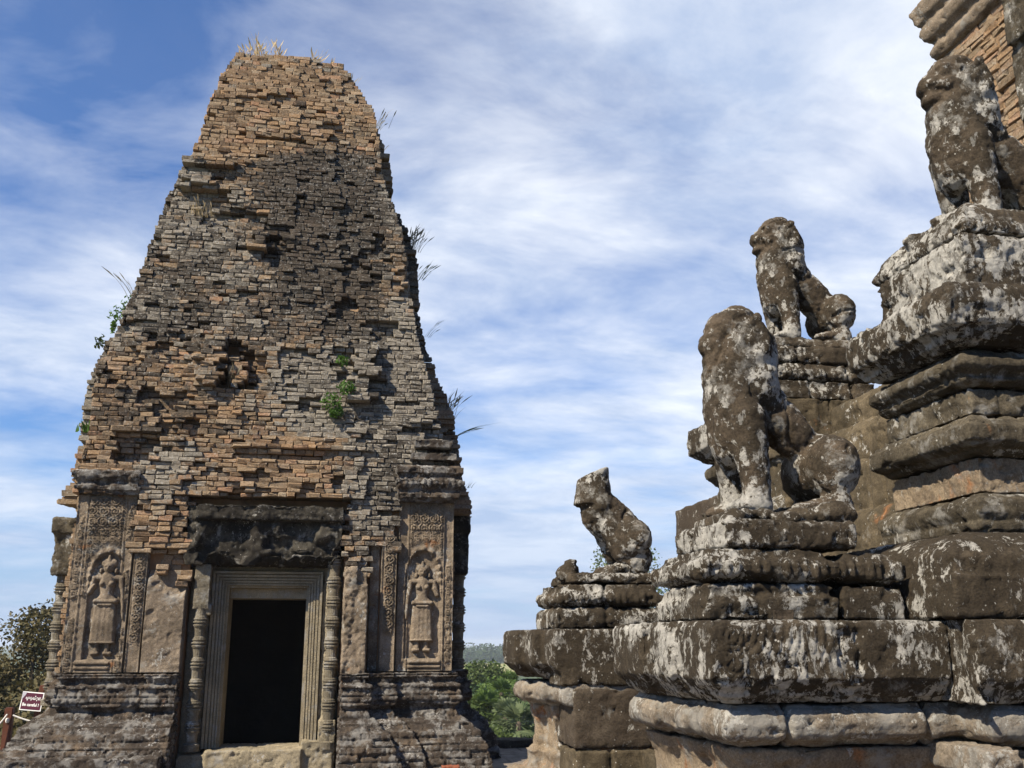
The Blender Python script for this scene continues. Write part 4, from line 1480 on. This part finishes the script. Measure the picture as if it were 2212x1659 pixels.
ONE = [1, 1, 1, 1]
sq = lambda a0, a1, b0, b1: [(a0, b0), (a1, b0), (a1, b1), (a0, b1)]
lumps_ = bmesh.new()
for (a, z, r) in ((.27, 2.17, .05), (.30, 2.20, .05), (.36, 2.21, .055), (.44, 2.21, .05), (.26, 2.16, .05), (.68, 2.2, .09), (.80, 2.21, .10), (.55, 2.18, .06)):
    bm_ell(lumps_, (OX + a, OY + .36 + .04 * math.sin(a * 20), z), (r * 1.3, r * 1.2, r * .75), None, 2)
lbox(lumps_, .26, .93, .40, .86, 2.12, 2.225)
pedestal('thick three tiered pedestal under the largest nearest lion', (OX + .45, OY + .65, 1.7), [
    ('base_course', layer([(.075, .2), (.72, .2), (.72, .95), (.075, .95)], ONE, [(0, 1.703), (.005, 1.80), (-.02, 1.82), (-.03, 1.835), (-.01, 1.845), (-.02, 1.87)]), dict(voxel=.0125, rough=.008, lumps=.012)),
    ('base_course', layer([(.735, .2), (1.08, .2), (1.08, .95), (.735, .95)], ONE, [(-.02, 1.703), (-.01, 1.80), (-.02, 1.86)]), dict(voxel=.015, rough=.01, lumps=.025, smooth=2)),
    ('lotus_course', layer([(.08, .2), (.72, .2), (.72, .93), (.08, .93)], ONE, [(-.05, 1.872), (-.01, 1.885), (.02, 1.91), (.025, 1.95), (.0, 1.985), (-.03, 2.0), (-.03, 2.03)]), dict(voxel=.0125, rough=.008, lumps=.012, extra=petals(1.885, 1.98, .145, .022))),
    ('lotus_course', layer([(.735, .2), (1.07, .2), (1.07, .95), (.735, .95)], ONE, [(-.07, 1.862), (-.02, 1.885), (.0, 1.91), (.0, 1.95), (-.03, 1.99), (-.06, 2.02)]), dict(voxel=.0125, rough=.008, lumps=.02, extra=petals(1.885, 1.98, .145, .022))),
    ('top_slab', layer([(.19, .22), (.86, .22), (.86, .88), (.16, .88), (.16, .5), (.19, .5)], [1] * 6, [(-.015, 2.033), (.0, 2.05), (.0, 2.15), (-.02, 2.17)]), dict(voxel=.0125, rough=.010, lumps=.014, smooth=1)),
    ('worn_paw_base', lumps_, dict(voxel=.0125, rough=.008, lumps=.012, smooth=1)),
], 201)

bm4 = bmesh.new()
for (a, b, z, r) in ((.22, 3.6, 2.13, .085), (.25, 3.6, 2.20, .055), (.20, 3.55, 2.11, .06), (.58, 3.6, 2.16, .07), (.70, 3.62, 2.18, .09), (.80, 3.66, 2.18, .08), (.50, 3.6, 2.13, .07)):
    bm_ell(bm4, (OX + a, OY + b, z), (r * 1.2, r * 1.3, r * .9), None, 2)
pedestal('low two tiered pedestal with a broken paw lump under the headless lion', (OX + .4, OY + 3.7, 1.7), [
    ('base_course', layer(sq(.05, .92, 3.28, 4.05), ONE, [(0, 1.70), (.01, 1.76), (.0, 1.83), (-.02, 1.85), (-.03, 1.865)]), dict(voxel=.016, rough=.008, lumps=.012, joints=[(0, OX + .44, 1, 2.1)], joint_w=.012, joint_d=.04)),
    ('lotus_course', layer(sq(.06, .90, 3.28, 4.05), ONE, [(-.04, 1.868), (.0, 1.90), (.01, 1.94), (-.015, 1.98), (-.04, 2.0), (-.04, 2.035)]), dict(voxel=.016, rough=.01, lumps=.012, joints=[(0, OX + .44, 1, 2.1)], joint_w=.012, joint_d=.04, extra=petals(1.88, 1.98, .15, .02))),
    ('top_slab', layer(sq(.16, .87, 3.32, 4.0), ONE, [(-.03, 2.038), (.0, 2.05), (-.01, 2.11), (-.04, 2.13)]), dict(voxel=.016, rough=.01, lumps=.015)),
    ('worn_paw_base', bm4, dict(voxel=.016, rough=.008, lumps=.012, smooth=1)),
], 211)

pedestal('stack of cracked square blocks under the farthest upright lion', (OX + 2.05, OY + 3.2, 3.4), [
    ('base_course', layer(sq(1.62, 2.58, 2.8, 3.65), ONE, [(0, 3.44), (.0, 3.50), (-.02, 3.53), (-.02, 3.585)]), dict(voxel=.016, rough=.008, lumps=.012, joints=[(0, OX + 2.0, 3, 4), (0, OX + 2.35, 3, 4)], joint_w=.012, joint_d=.04)),
    ('lotus_course', layer(sq(1.64, 2.54, 2.81, 3.64), ONE, [(-.03, 3.588), (.0, 3.61), (.01, 3.66), (-.01, 3.70), (-.03, 3.735)]), dict(voxel=.016, rough=.008, lumps=.014, joints=[(0, OX + 1.98, 3, 4), (0, OX + 2.33, 3, 4)], joint_w=.012, joint_d=.04, extra=petals(3.61, 3.69, .14, .018))),
    ('top_slab', layer(sq(1.66, 2.48, 2.83, 3.6), ONE, [(-.02, 3.738), (.0, 3.75), (.0, 3.86), (-.02, 3.89)]), dict(voxel=.016, rough=.01, lumps=.015, joints=[(0, OX + 1.93, 3, 4)], joint_w=.015, joint_d=.04)),
    ('worn_paw_base', layer(sq(1.74, 2.60, 2.95, 3.5), ONE, [(.02, 3.892), (.03, 3.92), (.0, 3.97), (-.05, 4.0)]), dict(voxel=.016, rough=.01, lumps=.03, smooth=2)),
], 221)

bm5 = layer([(1.72, .34), (3.2, .34), (3.2, 1.15), (1.72, 1.15)], ONE, [(.06, 3.755), (.07, 3.80), (.02, 3.90), (-.04, 3.97), (-.10, 4.0)])
for (a, b, z, r) in ((1.80, .62, 3.95, .07), (1.78, .9, 3.95, .07), (1.92, .55, 4.0, .06)):
    bm_ell(bm5, (OX + a, OY + b, z), (r * 1.4, r, r * .8), None, 2)
pedestal('big rounded lichen covered pedestal under the topmost lion at the right edge', (OX + 2.3, OY + .7, 3.4), [
    ('base_course', layer([(1.62, .26), (3.3, .26), (3.3, 1.12), (1.62, 1.12)], ONE, [(.06, 3.402), (.04, 3.43), (.0, 3.46), (.0, 3.70), (-.02, 3.745)]), dict(voxel=.0125, rough=.010, lumps=.012, joints=[(0, OX + 2.45, 3, 4)], seed=0, mat=M_SLAB_PALE) if False else dict(voxel=.0125, rough=.010, lumps=.012, joints=[(0, OX + 2.45, 3, 4)], mat=M_SLAB_PALE)),
    ('worn_paw_base', bm5, dict(voxel=.0125, rough=.010, lumps=.02, smooth=2, mat=M_SLAB_PALE)),
], 231)


# ------------------------------------------------------------------ lions (facing -X)
def lion(name, label, loc, seed, kind='whole', rz=0.0, scale=1.0, legs=True):
    bm = bmesh.new()
    E_ = lambda c, r, rot=None, s=3: bm_ell(bm, c, r, rot, s)
    if kind != 'headless':
        E_((-.175, 0, .985), (.14, .13, .15))                        # skull
        E_((-.13, 0, 1.06), (.105, .105, .09))
        if kind == 'face':
            E_((-.30, 0, .925), (.085, .105, .065))                  # upper muzzle
            E_((-.345, 0, .945), (.045, .055, .035))                 # nose
            E_((-.27, 0, .835), (.095, .095, .042))                  # lower jaw
            E_((-.335, 0, .835), (.035, .07, .035))
            for s in (-1, 1):
                E_((-.265, s * .075, 1.02), (.055, .045, .030))     # brow
                E_((-.275, s * .085, .980), (.030, .028, .026))     # eye
                E_((-.25, s * .10, .90), (.06, .045, .05))           # cheek
        else:
            E_((-.27, 0, .925), (.08, .10, .08))
            E_((-.235, 0, .82), (.095, .125, .13))
            E_((-.265, 0, 1.02), (.05, .10, .04))
        for s in (-1, 1):
            E_((-.085, s * .15, 1.0), (.045, .03, .065))             # ear
        E_((-.08, 0, .86), (.15, .19, .24))                        # mane
        E_((-.07, 0, .70), (.145, .19, .21))
        E_((-.16, 0, .74), (.14, .175, .16))
        E_((-.185, 0, .60), (.15, .20, .24))                        # chest
        E_((-.20, 0, .46), (.115, .17, .20))
        E_((-.21, 0, .74), (.125, .165, .16))                        # throat ruff
        E_((-.13, 0, .86), (.17, .18, .20))
        bm_limb(bm, (-.05, 0, .62), .15, (.17, 0, .41), .115 if kind == 'worn' else .14)
        if kind == 'face':
            bm_limb(bm, (.10, 0, .44), .13, (.27, 0, .30), .15)       # back
    else:
        # broken off at the neck: slanted stump
        bm_limb(bm, (-.02, 0, .50), .125, (.03, 0, .36), .165)
        bm_limb(bm, (.03, 0, .38), .165, (.20, 0, .22), .165)
        E_((.0, 0, .42), (.125, .18, .14))
        top = bmesh.ops.create_cone(bm, cap_ends=True, segments=14, radius1=.15, radius2=.118, depth=.26)
        for v in top['verts']:
            x, y, z_ = v.co
            v.co = (x - .035, y * 1.1, z_ + .56 + (0.42 * x - 0.01 if z_ > 0 else 0))
    E_((.28, 0, .28) if kind != 'headless' else (.20, 0, .19), (.15, .18, .18) if kind != 'headless' else (.165, .18, .165))                              # rump
    for s in (-1, 1):
        E_((.285 if kind != 'headless' else .21, s * .145, .255 if kind != 'headless' else .175), (.145, .125, .185 if kind != 'headless' else .16))               # haunch
        E_((.295 if kind != 'headless' else .23, s * .16, .265 if kind != 'headless' else .18), (.125, .135, .155 if kind != 'headless' else .14))
        if legs:
            bm_limb(bm, (.24, s * .17, .05), .05, (.13, s * .18, .04), .042)
            E_((.10, s * .18, .035), (.07, .055, .035))
            bm_limb(bm, (.28, s * .16, .12), .075, (.29, s * .16, .02), .085)
        else:
            bm_limb(bm, (.24, s * .13, .16), .10, (.26, s * .12, .02), .11)
            bm_limb(bm, (.06, s * .10, .28), .09, (.16, s * .11, .06), .08)
        if kind != 'headless':
            bm_limb(bm, (-.165, s * .135, .52), .105, (-.135, s * .14, .12), .074)
            bm_limb(bm, (-.135, s * .14, .14), .074, (-.145, s * .14, .03), .082)
            E_((-.205, s * .14, .035), (.10, .075, .045))            # paw
    if kind != 'headless':
        E_((.40, 0, .30), (.05, .05, .13))                               # tail stub

    def carve(P, N):
        x, y, z_ = P[:, 0], P[:, 1], P[:, 2]
        d = np.zeros(len(P))
        if kind != 'headless':
            rr = np.hypot(x + .17, z_ - .98)
            d += .009 * np.cos(rr * 70 + 3 * np.arctan2(y, z_ - .9)) * np.clip((z_ - .62) * 5, 0, 1) * (x > -.20)
            d -= .014 * np.exp(-((np.hypot(x + .02, (z_ - .78) * .7) - .17) / .014) ** 2) * (x > -.16)
            d -= .012 * np.exp(-((x + .06 + .12 * (z_ - .5)) / .012) ** 2) * (z_ > .1) * (z_ < .62)
        th = np.hypot(x - .29, (z_ - .26) * .9)
        d -= .014 * np.exp(-((th - .155) / .012) ** 2) * (np.abs(y) > .1) * (z_ > .1)
        crack = vnoise(P * 5.5, seed + 3)
        d -= .02 * np.exp(-(crack / .035) ** 2) * (vnoise(P * 2.2, seed + 4) > .25)
        return d

    o = stone(name, bm, M_LION, None, voxel=.0115, rough=.006, lumps=.014, lump_f=7, extra=carve, smooth=3, seed=seed, spall=.25)
    o.location = loc
    o.rotation_euler = (0, 0, rz)
    o.scale = (scale,) * 3
    tag(o, label, 'lion statue', 'seated stone lions on the stair flanks')
    return o


lion('lion_statue', 'largest lion with a worn blunt face and cracked broken forelegs', (OX + .62, OY + .65, 2.225), 301, 'worn', scale=1.0)
lion('lion_statue', 'headless lion without forelegs, only neck stump and rounded haunch left', (OX + .50, OY + 3.69, 2.21), 302, 'headless', scale=1.10, legs=False)
lion('lion_statue', 'intact slim lion against the sky on a stack of square blocks', (OX + 2.16, OY + 3.24, 4.0), 303, 'face', scale=1.0)
lion('lion_statue', 'topmost lion in front of orange brick, snout in profile', (OX + 2.26, OY + .81, 3.985), 304, 'face', scale=1.05)

# small loose stone on the near slab
bm = bmesh.new()
bm_box(bm, -.045, .045, -.03, .03, 0, .048)
o = stone('stone_fragment', bm, M_BLOCK, None, voxel=.006, rough=.003, lumps=.006, seed=5, smooth=1)
pf = at(1692, 1337, Y=OY + .11)
o.location = (pf.x, pf.y, 1.697)
o.rotation_euler = (0, 0, RAD(-12))
tag(o, 'small squarish loose stone lying on the near cornice slab', 'stone')

# ================================================================== central tower behind the topmost lion
ct = empty('central_brick_tower', (OX + 6.2, OY + 1.97, 3.38))
tag(ct, 'orange brick tower wall with slanting cornice in the top right corner', 'tower')
cb = Bricks(5)
zz = 3.40
CTA, CTB0, CTB1 = OX + 4.2, OY - .4, OY + 3.84
while zz < 9.2:
    h = .066
    for (st, tx, ty, L) in (((CTA, CTB1), (0, -1), (-1, 0), CTB1 - CTB0), ((CTA + 4, CTB1), (-1, 0), (0, 1), 4.0), ((CTA, CTB0), (1, 0), (0, -1), 4.0)):
        s = -.1 * cb.g.random()
        while s < L:
            l = .22 * (.7 + .6 * cb.g.random())
            lo, hi = max(0, s), min(L, s + l)
            s += l
            if hi - lo < .03:
                continue
            c = (lo + hi) / 2
            wx, wy = st[0] + tx[0] * c, st[1] + tx[1] * c
            out = .006 * cb.g.normal() - .04 * (cb.g.random() < .04)
            cb.add((wx + ty[0] * (out - .2), wy + ty[1] * (out - .2), zz + h / 2), tx, ty, hi - lo - .005, .4, h - .004, .26, .30, .004, hue=.45 + .5 * cb.g.random())
    zz += h
own(cb.build('brick_wall', M_BRICK, None), ct)
bm = bmesh.new()
bm_box(bm, CTA + .15, CTA + 3.9, CTB0 + .15, CTB1 - .15, 3.38, 9.2)
own(bm_obj('wall_core', bm, M_CORE), ct)
bm = bmesh.new()
bm_loft(bm, [(CTA, CTB0), (CTA + 4, CTB0), (CTA + 4, CTB1), (CTA, CTB1)], ONE, [(.02, 7.30), (.07, 7.34), (.08, 7.42), (.03, 7.45), (.03, 7.50), (.10, 7.55), (.13, 7.66), (.08, 7.70), (.16, 7.78), (.18, 7.92), (.1, 8.0)])
own(stone('cornice', bm, M_PLASTER, None, voxel=.03, lumps=.03, seed=401), ct)
bm = bmesh.new()
pa, pb = at(2172, 100, X=CTA - .12), at(2172, 20, X=CTA - .12)
bm_box(bm, CTA - .12, CTA + .1, CTB0 - .2, pa.y, pa.z - .02, pa.z + 1.1)
bm_box(bm, CTA - .05, CTA + .1, CTB0 - .2, pa.y + .05, pa.z - .75, pa.z - .03)
own(stone('false_door_stone', bm, M_GREYMOULD, None, voxel=.02, lumps=.03, seed=402, smooth=3), ct)
bm = bmesh.new()
pc = at(2150, 330, X=CTA - .1)
bm_box(bm, CTA - .35, CTA + .1, CTB0, pc.y - .1, 3.38, 5.3)
own(stone('wall_pier', bm, M_GREYMOULD, None, voxel=.025, lumps=.05, seed=403, smooth=2), ct)

# ================================================================== rope fence and warning sign
M_POST = plain_mat('red_brown_painted_wood', (0.115, 0.040, 0.022), (0.07, 0.028, 0.017), 12, 0.6)
M_ROPE = plain_mat('white_rope', (0.70, 0.68, 0.63), (0.5, 0.48, 0.45), 40, 0.8)
M_WHITE = plain_mat('white_sign_paint', (0.78, 0.77, 0.74), (0.72, 0.71, 0.68), 6, 0.5)
M_MAROON = plain_mat('maroon_sign_paint', (0.075, 0.014, 0.03), (0.065, 0.013, 0.026), 4, 0.45)
M_FADED = plain_mat('faded_grey_patch', (0.42, 0.42, 0.45), (0.30, 0.28, 0.33), 60, 0.6)
FD = 16.0
pt, pb = at(22, 1528, depth=FD), at(20, 1610, depth=FD)
root = empty('fence_post', (pt.x, pt.y, 0))
tag(root, 'square red brown wooden post carrying a white rope', 'post')
bm = bmesh.new()
bm_box(bm, -.06, .06, -.06, .06, 0, pt.z)
bmesh.ops.bevel(bm, geom=bm.edges[:], offset=.012, segments=2, affect='EDGES')
bm_obj('post', bm, M_POST, root)
bm = bmesh.new()
bm_lathe(bm, [(.02, 0), (.03, .02), (.03, .05), (.02, .07)], (.0, -.06, pt.z - .22), 10)
bm_obj('rope_eye', bm, M_ROPE, root)

sp_, sb = at(76, 1480, depth=FD), at(65, 1605, depth=FD)
root = empty('warning_sign', (sb.x, sb.y, 0))
tag(root, 'maroon warning sign with white border leaning on a red brown post', 'sign')
SIGN_TILT = RAD(4)
bm = bmesh.new()
L_ = sp_.z
bm_box(bm, -.04, .04, -.03, .03, 0, L_)
bmesh.ops.bevel(bm, geom=bm.edges[:], offset=.008, segments=1, affect='EDGES')
o = bm_obj('post', bm, M_POST, root)
o.rotation_euler = (0, RAD(5.5), 0)
bm = bmesh.new()
bm_box(bm, -.085, .085, -.07, .07, 0, .16)
bm_obj('foot', bm, M_POST, root)
bc = at(69, 1515, depth=FD - .1)
bw_, bh_ = .33, .27
panel = empty('sign_pivot')
panel.parent = root
bpy.data.objects.remove(panel)


def sign_mesh(name, bm, mat, par, off):
    sh = Matrix.Translation((bc.x - sb.x, bc.y - sb.y + off, bc.z)) @ Euler((RAD(-6), 0, RAD(-10))).to_matrix().to_4x4() @ Euler((0, RAD(4.5), 0)).to_matrix().to_4x4()
    bmesh.ops.transform(bm, matrix=sh, verts=bm.verts)
    return bm_obj(name, bm, mat, par)


bm = bmesh.new()
bm_box(bm, -bw_ / 2, bw_ / 2, -.006, .006, -bh_ / 2, bh_ / 2)
board = sign_mesh('board', bm, M_WHITE, root, 0)
bm = bmesh.new()
bm_box(bm, -bw_ / 2 + .015, bw_ / 2 - .015, -.010, -.002, -bh_ / 2 + .015, bh_ / 2 - .015)
sign_mesh('face', bm, M_MAROON, board, 0)
bm = bmesh.new()
vs = [bm.verts.new(p_) for p_ in ((-.160, -.0125, .128), (-.095, -.0125, .128), (-.115, -.0125, .08), (-.135, -.0125, .05), (-.160, -.0125, .01))]
bm.faces.new(vs)
sign_mesh('faded_patch', bm, M_FADED, board, 0)


def lettering(text, size, x, z, name, width, height, bold=.0010):
    cu = bpy.data.curves.new('txt', 'FONT')
    cu.body = text
    cu.size = size
    cu.align_x = 'CENTER'
    cu.align_y = 'CENTER'
    cu.offset = bold
    cu.extrude = .001
    ob = bpy.data.objects.new('txt', cu)
    COL.objects.link(ob)
    me = bpy.data.meshes.new_from_object(ob.evaluated_get(bpy.context.evaluated_depsgraph_get()))
    bpy.data.objects.remove(ob)
    bm = bmesh.new()
    bm.from_mesh(me)
    bpy.data.meshes.remove(me)
    xs = [v.co.x for v in bm.verts]
    ys = [v.co.y for v in bm.verts]
    sx, sy = width / (max(xs) - min(xs)), height / (max(ys) - min(ys))
    bmesh.ops.transform(bm, matrix=Matrix.Translation((x, -.0125, z)) @ Matrix.Rotation(RAD(90), 4, 'X') @ Matrix.Diagonal((sx, sy, 1, 1)) @ Matrix.Translation((-(max(xs) + min(xs)) / 2, -(max(ys) + min(ys)) / 2, 0)), verts=bm.verts)
    return sign_mesh(name, bm, M_WHITE, board, 0)


lettering('\u179f\u17bc\u1798\u1794\u17d2\u179a\u1799\u17d0\u178f\u17d2\u1793!', .06, .015, .045, 'khmer_lettering', .225, .075)
lettering('Be careful !', .06, -.005, -.05, 'lettering', .25, .046, .0012)


def rope(name, label, pts, r):
    cu = bpy.data.curves.new(name, 'CURVE')
    cu.dimensions = '3D'
    cu.bevel_depth = r
    s = cu.splines.new('POLY')
    s.points.add(len(pts) - 1)
    for k, p_ in enumerate(pts):
        s.points[k].co = (*p_, 1)
    ob = bpy.data.objects.new('txt', cu)
    COL.objects.link(ob)
    me = bpy.data.meshes.new_from_object(ob.evaluated_get(bpy.context.evaluated_depsgraph_get()))
    bpy.data.objects.remove(ob)
    return tag(link(name, me, M_ROPE, None, True), label, 'rope', 'ropes of the fence')


r0 = at(28, 1545, depth=FD - .1)
r1 = at(108, 1562, depth=FD)
pts = [r0.lerp(r1, k / 10) - Vector((0, 0, .03 * math.sin(math.pi * k / 10))) for k in range(11)]
rope('rope', 'white rope running from the post behind the sign to the tower', pts, .012)
r0 = at(16, 1543, depth=FD - .1)
r1 = at(-40, 1590, depth=FD - .3)
pts = [r0.lerp(r1, k / 10) - Vector((0, 0, .06 * math.sin(math.pi * k / 10))) for k in range(11)]
rope('rope', 'white rope sagging from the post out of the left border', pts, .012)

# low kerb at the terrace edge and a loose brick
bm = bmesh.new()
pk = at(1095, 1605, depth=15.8)
bm_box(bm, pk.x - .15, pk.x + .9, 16.4, 16.8, 0, .13)
tag(stone('kerb_stone', bm, M_BLOCK, None, voxel=.03, lumps=.04, seed=61, smooth=2), 'dark low kerb stone at the terrace edge between tower and stair', 'kerb stone')
bm = bmesh.new()
bm_box(bm, -.11, .11, -.07, .07, 0, .085)
pbk = at(973, 1669, Y=13.1)
o = stone('loose_brick', bm, plain_mat('red_brick', (0.24, 0.075, 0.04), (0.17, 0.06, 0.035), 20, .9, .4), None, voxel=.012, lumps=.012, seed=62)
o.location = (pbk.x, pbk.y, max(0, pbk.z))
tag(o, 'single red brick lying at the foot of the tower base', 'brick')


# ================================================================== plants on the masonry
def grass_tuft(label, base, n, hgt, spread, lean, mat, seed, seed_heads=0.0, w=.006, cat='grass tuft'):
    """tuft of arching blades, some with feathery heads"""
    g = np.random.default_rng(seed)
    V, Fq = [], []
    for i in range(n):
        a = g.random() * 6.283
        b0 = Vector((g.normal() * spread * .45, g.normal() * spread * .25, -.03))
        d = Vector((math.cos(a) * spread * .5 + lean[0], math.sin(a) * spread * .4 + lean[1], 1.0)).normalized()
        L = hgt * (.45 + .6 * g.random())
        side = d.cross(Vector((math.cos(a + 1), math.sin(a + 1), .1))).normalized()
        droop = Vector((lean[0] + .5 * math.cos(a), lean[1] + .4 * math.sin(a), -.35)) * L * .35
        head = g.random() < seed_heads
        prev = None
        for k in range(6):
            t_ = k / 5
            c = b0 + d * L * t_ + droop * t_ * t_
            ww = w * (1 - .85 * t_)
            if head and k >= 4:
                ww = w * (2.6 if k == 4 else .5)
            cur = (len(V), len(V) + 1)
            V += [c - side * ww, c + side * ww]
            if prev:
                Fq.append((prev[0], prev[1], cur[1], cur[0]))
            prev = cur
    o = mesh_arrays('grass_tuft', np.array([tuple(v) for v in V]), np.array(Fq), mat)
    o.location = base
    return tag(o, label, cat, 'plants growing from the brickwork')


def shrub(label, base, clumps, n, leaf, mat, seed):
    root = empty('wall_shrub', base)
    tag(root, label, 'shrub', 'plants growing from the brickwork')
    V, Fq = leaf_cloud(n, [c[:3] for c in clumps], [c[3:] for c in clumps], leaf, .1, seed, .2)
    mesh_arrays('foliage', V, Fq, mat, root)
    bm = bmesh.new()
    for c in clumps:
        bm_limb(bm, (0, .05, -.02), .008, c[:3], .004, 6)
    bm_obj('stem', bm, M_BARK, root)
    return root


G_DRY = leaf_mat('dry_straw_grass', (0.42, 0.32, 0.17), (0.55, 0.44, 0.27), trans=.35)
G_GREEN = leaf_mat('green_grass', (0.10, 0.14, 0.05), (0.17, 0.19, 0.08), trans=.3)
G_GREY = leaf_mat('grey_seed_grass', (0.20, 0.18, 0.12), (0.30, 0.26, 0.18), trans=.3)
S_LEAF = leaf_mat('fresh_shrub_leaves', (0.05, 0.11, 0.02), (0.09, 0.17, 0.03), trans=.35)


def on_face(x, y, side=0):
    """point on the tower's skin behind a photo point: facade, or its left/right flank"""
    q = at(x, y, Y=TW_Y + .5)
    for _ in range(6):
        m = (tab(IN_L, min(11.4, q.z)) + tab(IN_R, min(11.4, q.z))) / 2
        q = at(x, y, Y=TW_Y + m + (0 if side == 0 else (.15 if side < 0 else 1.7)))
    return q


TOPZ = 11.22
for k, (x, n, hgt, sp, lab) in enumerate([(530, 26, .38, .16, 'short dry grass tuft at the left corner of the tower top'), (562, 60, .62, .20, 'tallest dense straw grass tuft on the tower top'), (602, 34, .60, .10, 'narrow tall straw tuft in the middle of the tower top'),
                                           (676, 34, .50, .16, 'loose straw tuft right of the middle on the tower top'), (712, 26, .32, .14, 'small pale tuft at the right corner of the tower top')]):
    q = on_face(x, 126)
    grass_tuft(lab, (q.x, q.y + .12, TOPZ - .02), n, hgt, sp, (.12 if x > 650 else -.02, 0), G_DRY, 500 + k, .6)
PL = [(752, 205, 1, 10, .75, .12, (.15, 0), G_GREY, .9, 'thin seed grass on the upper right shoulder of the tower'),
      (815, 275, 1, 16, .60, .16, (.35, 0), G_GREY, .8, 'grey grass overhanging the right shoulder below the top'),
      (820, 330, 1, 12, .35, .14, (.4, -.1), G_GREY, .6, 'small drooping grass under the right shoulder'),
      (440, 462, 0, 40, .36, .20, (-.05, -.35), G_DRY, .3, 'straw coloured tuft on the left ledge of the facade'),
      (882, 540, 1, 60, .70, .20, (.30, -.1), G_GREY, .8, 'large dark reed tuft leaning out from the right edge'),
      (903, 600, 1, 22, .50, .16, (.45, -.1), G_GREEN, .6, 'leafy grass below the large reed tuft on the right'),
      (925, 725, 1, 7, .55, .06, (.5, 0), G_GREEN, .8, 'few long spikes half way up the right edge'),
      (958, 905, 1, 40, .75, .22, (.35, -.05), G_GREY, .7, 'bushy seed grass low on the right edge of the tower'),
      (985, 940, 1, 10, .65, .05, (1.3, -.1), G_GREEN, .3, 'horizontal leafy sprig pointing right from the tower edge'),
      (285, 640, -1, 8, .75, .08, (-.40, -.1), G_GREY, .8, 'long feathery spikes leaning out from the left edge'),
      (190, 928, -1, 14, .28, .18, (-.1, -.2), S_LEAF, 0, 'small green fern on the lower left edge'),
      (1012, 1050, 1, 8, .28, .10, (.4, 0), G_GREEN, 0, 'tiny grass at the corner above the right cornice'),
      (500, 835, 0, 16, .50, .10, (.05, -.3), G_GREY, .2, 'dry grass standing in the slot of the false door')]
for k, (x, y, sd_, n, hgt, sp, lean, mt, hd, lab) in enumerate(PL):
    q = on_face(x, y, sd_)
    grass_tuft(lab, q, n, hgt * .8, sp, lean, mt, 520 + k, hd, w=.0045 if mt is not S_LEAF else .02)
q = on_face(258, 655, -1)
q.x += .09
shrub('bright green creeper shrub on the upper left edge of the tower', q, [(.06, 0, 0, .15, .13, .12), (-.1, 0, -.16, .15, .12, .13), (.2, 0, .2, .10, .10, .10), (-.14, 0, -.36, .05, .06, .10), (.27, 0, .36, .05, .06, .08)], 420, .028, S_LEAF, 551)
q = on_face(728, 868, 0)
q.y -= .15
shrub('bright green shrub in the middle of the right facade', q, [(-.08, -.05, -.05, .15, .12, .14), (.12, -.05, .16, .14, .12, .12), (.0, -.05, -.2, .10, .1, .08)], 420, .03, S_LEAF, 552)
q = on_face(738, 785, 0)
q.y -= .12
shrub('small light green sprig above the facade shrub', q, [(0, -.03, 0, .10, .08, .08)], 50, .035, S_LEAF, 553)
q = on_face(220, 745, -1)
shrub('sparse dark sprig on the left edge below the creeper', q, [(-.04, 0, .05, .08, .06, .14)], 30, .035, L_GREEN, 554)


# ================================================================== air
HAZE = True
if HAZE:
    t = bpy.data.materials.new('haze_air')
    t.use_nodes = True
    t.node_tree.nodes.clear()
    o_ = t.node_tree.nodes.new('ShaderNodeOutputMaterial')
    v_ = t.node_tree.nodes.new('ShaderNodeVolumePrincipled')
    v_.inputs['Color'].default_value = (0.80, 0.88, 1.0, 1)
    v_.inputs['Density'].default_value = 0.00030
    v_.inputs['Anisotropy'].default_value = 0.0
    t.node_tree.links.new(v_.outputs[0], o_.inputs['Volume'])
    bm = bmesh.new()
    bm_box(bm, -4200, 4200, -2700, 5700, GROUND - 1.5, 16)
    tag(bm_obj('haze', bm, t), kind='stuff')
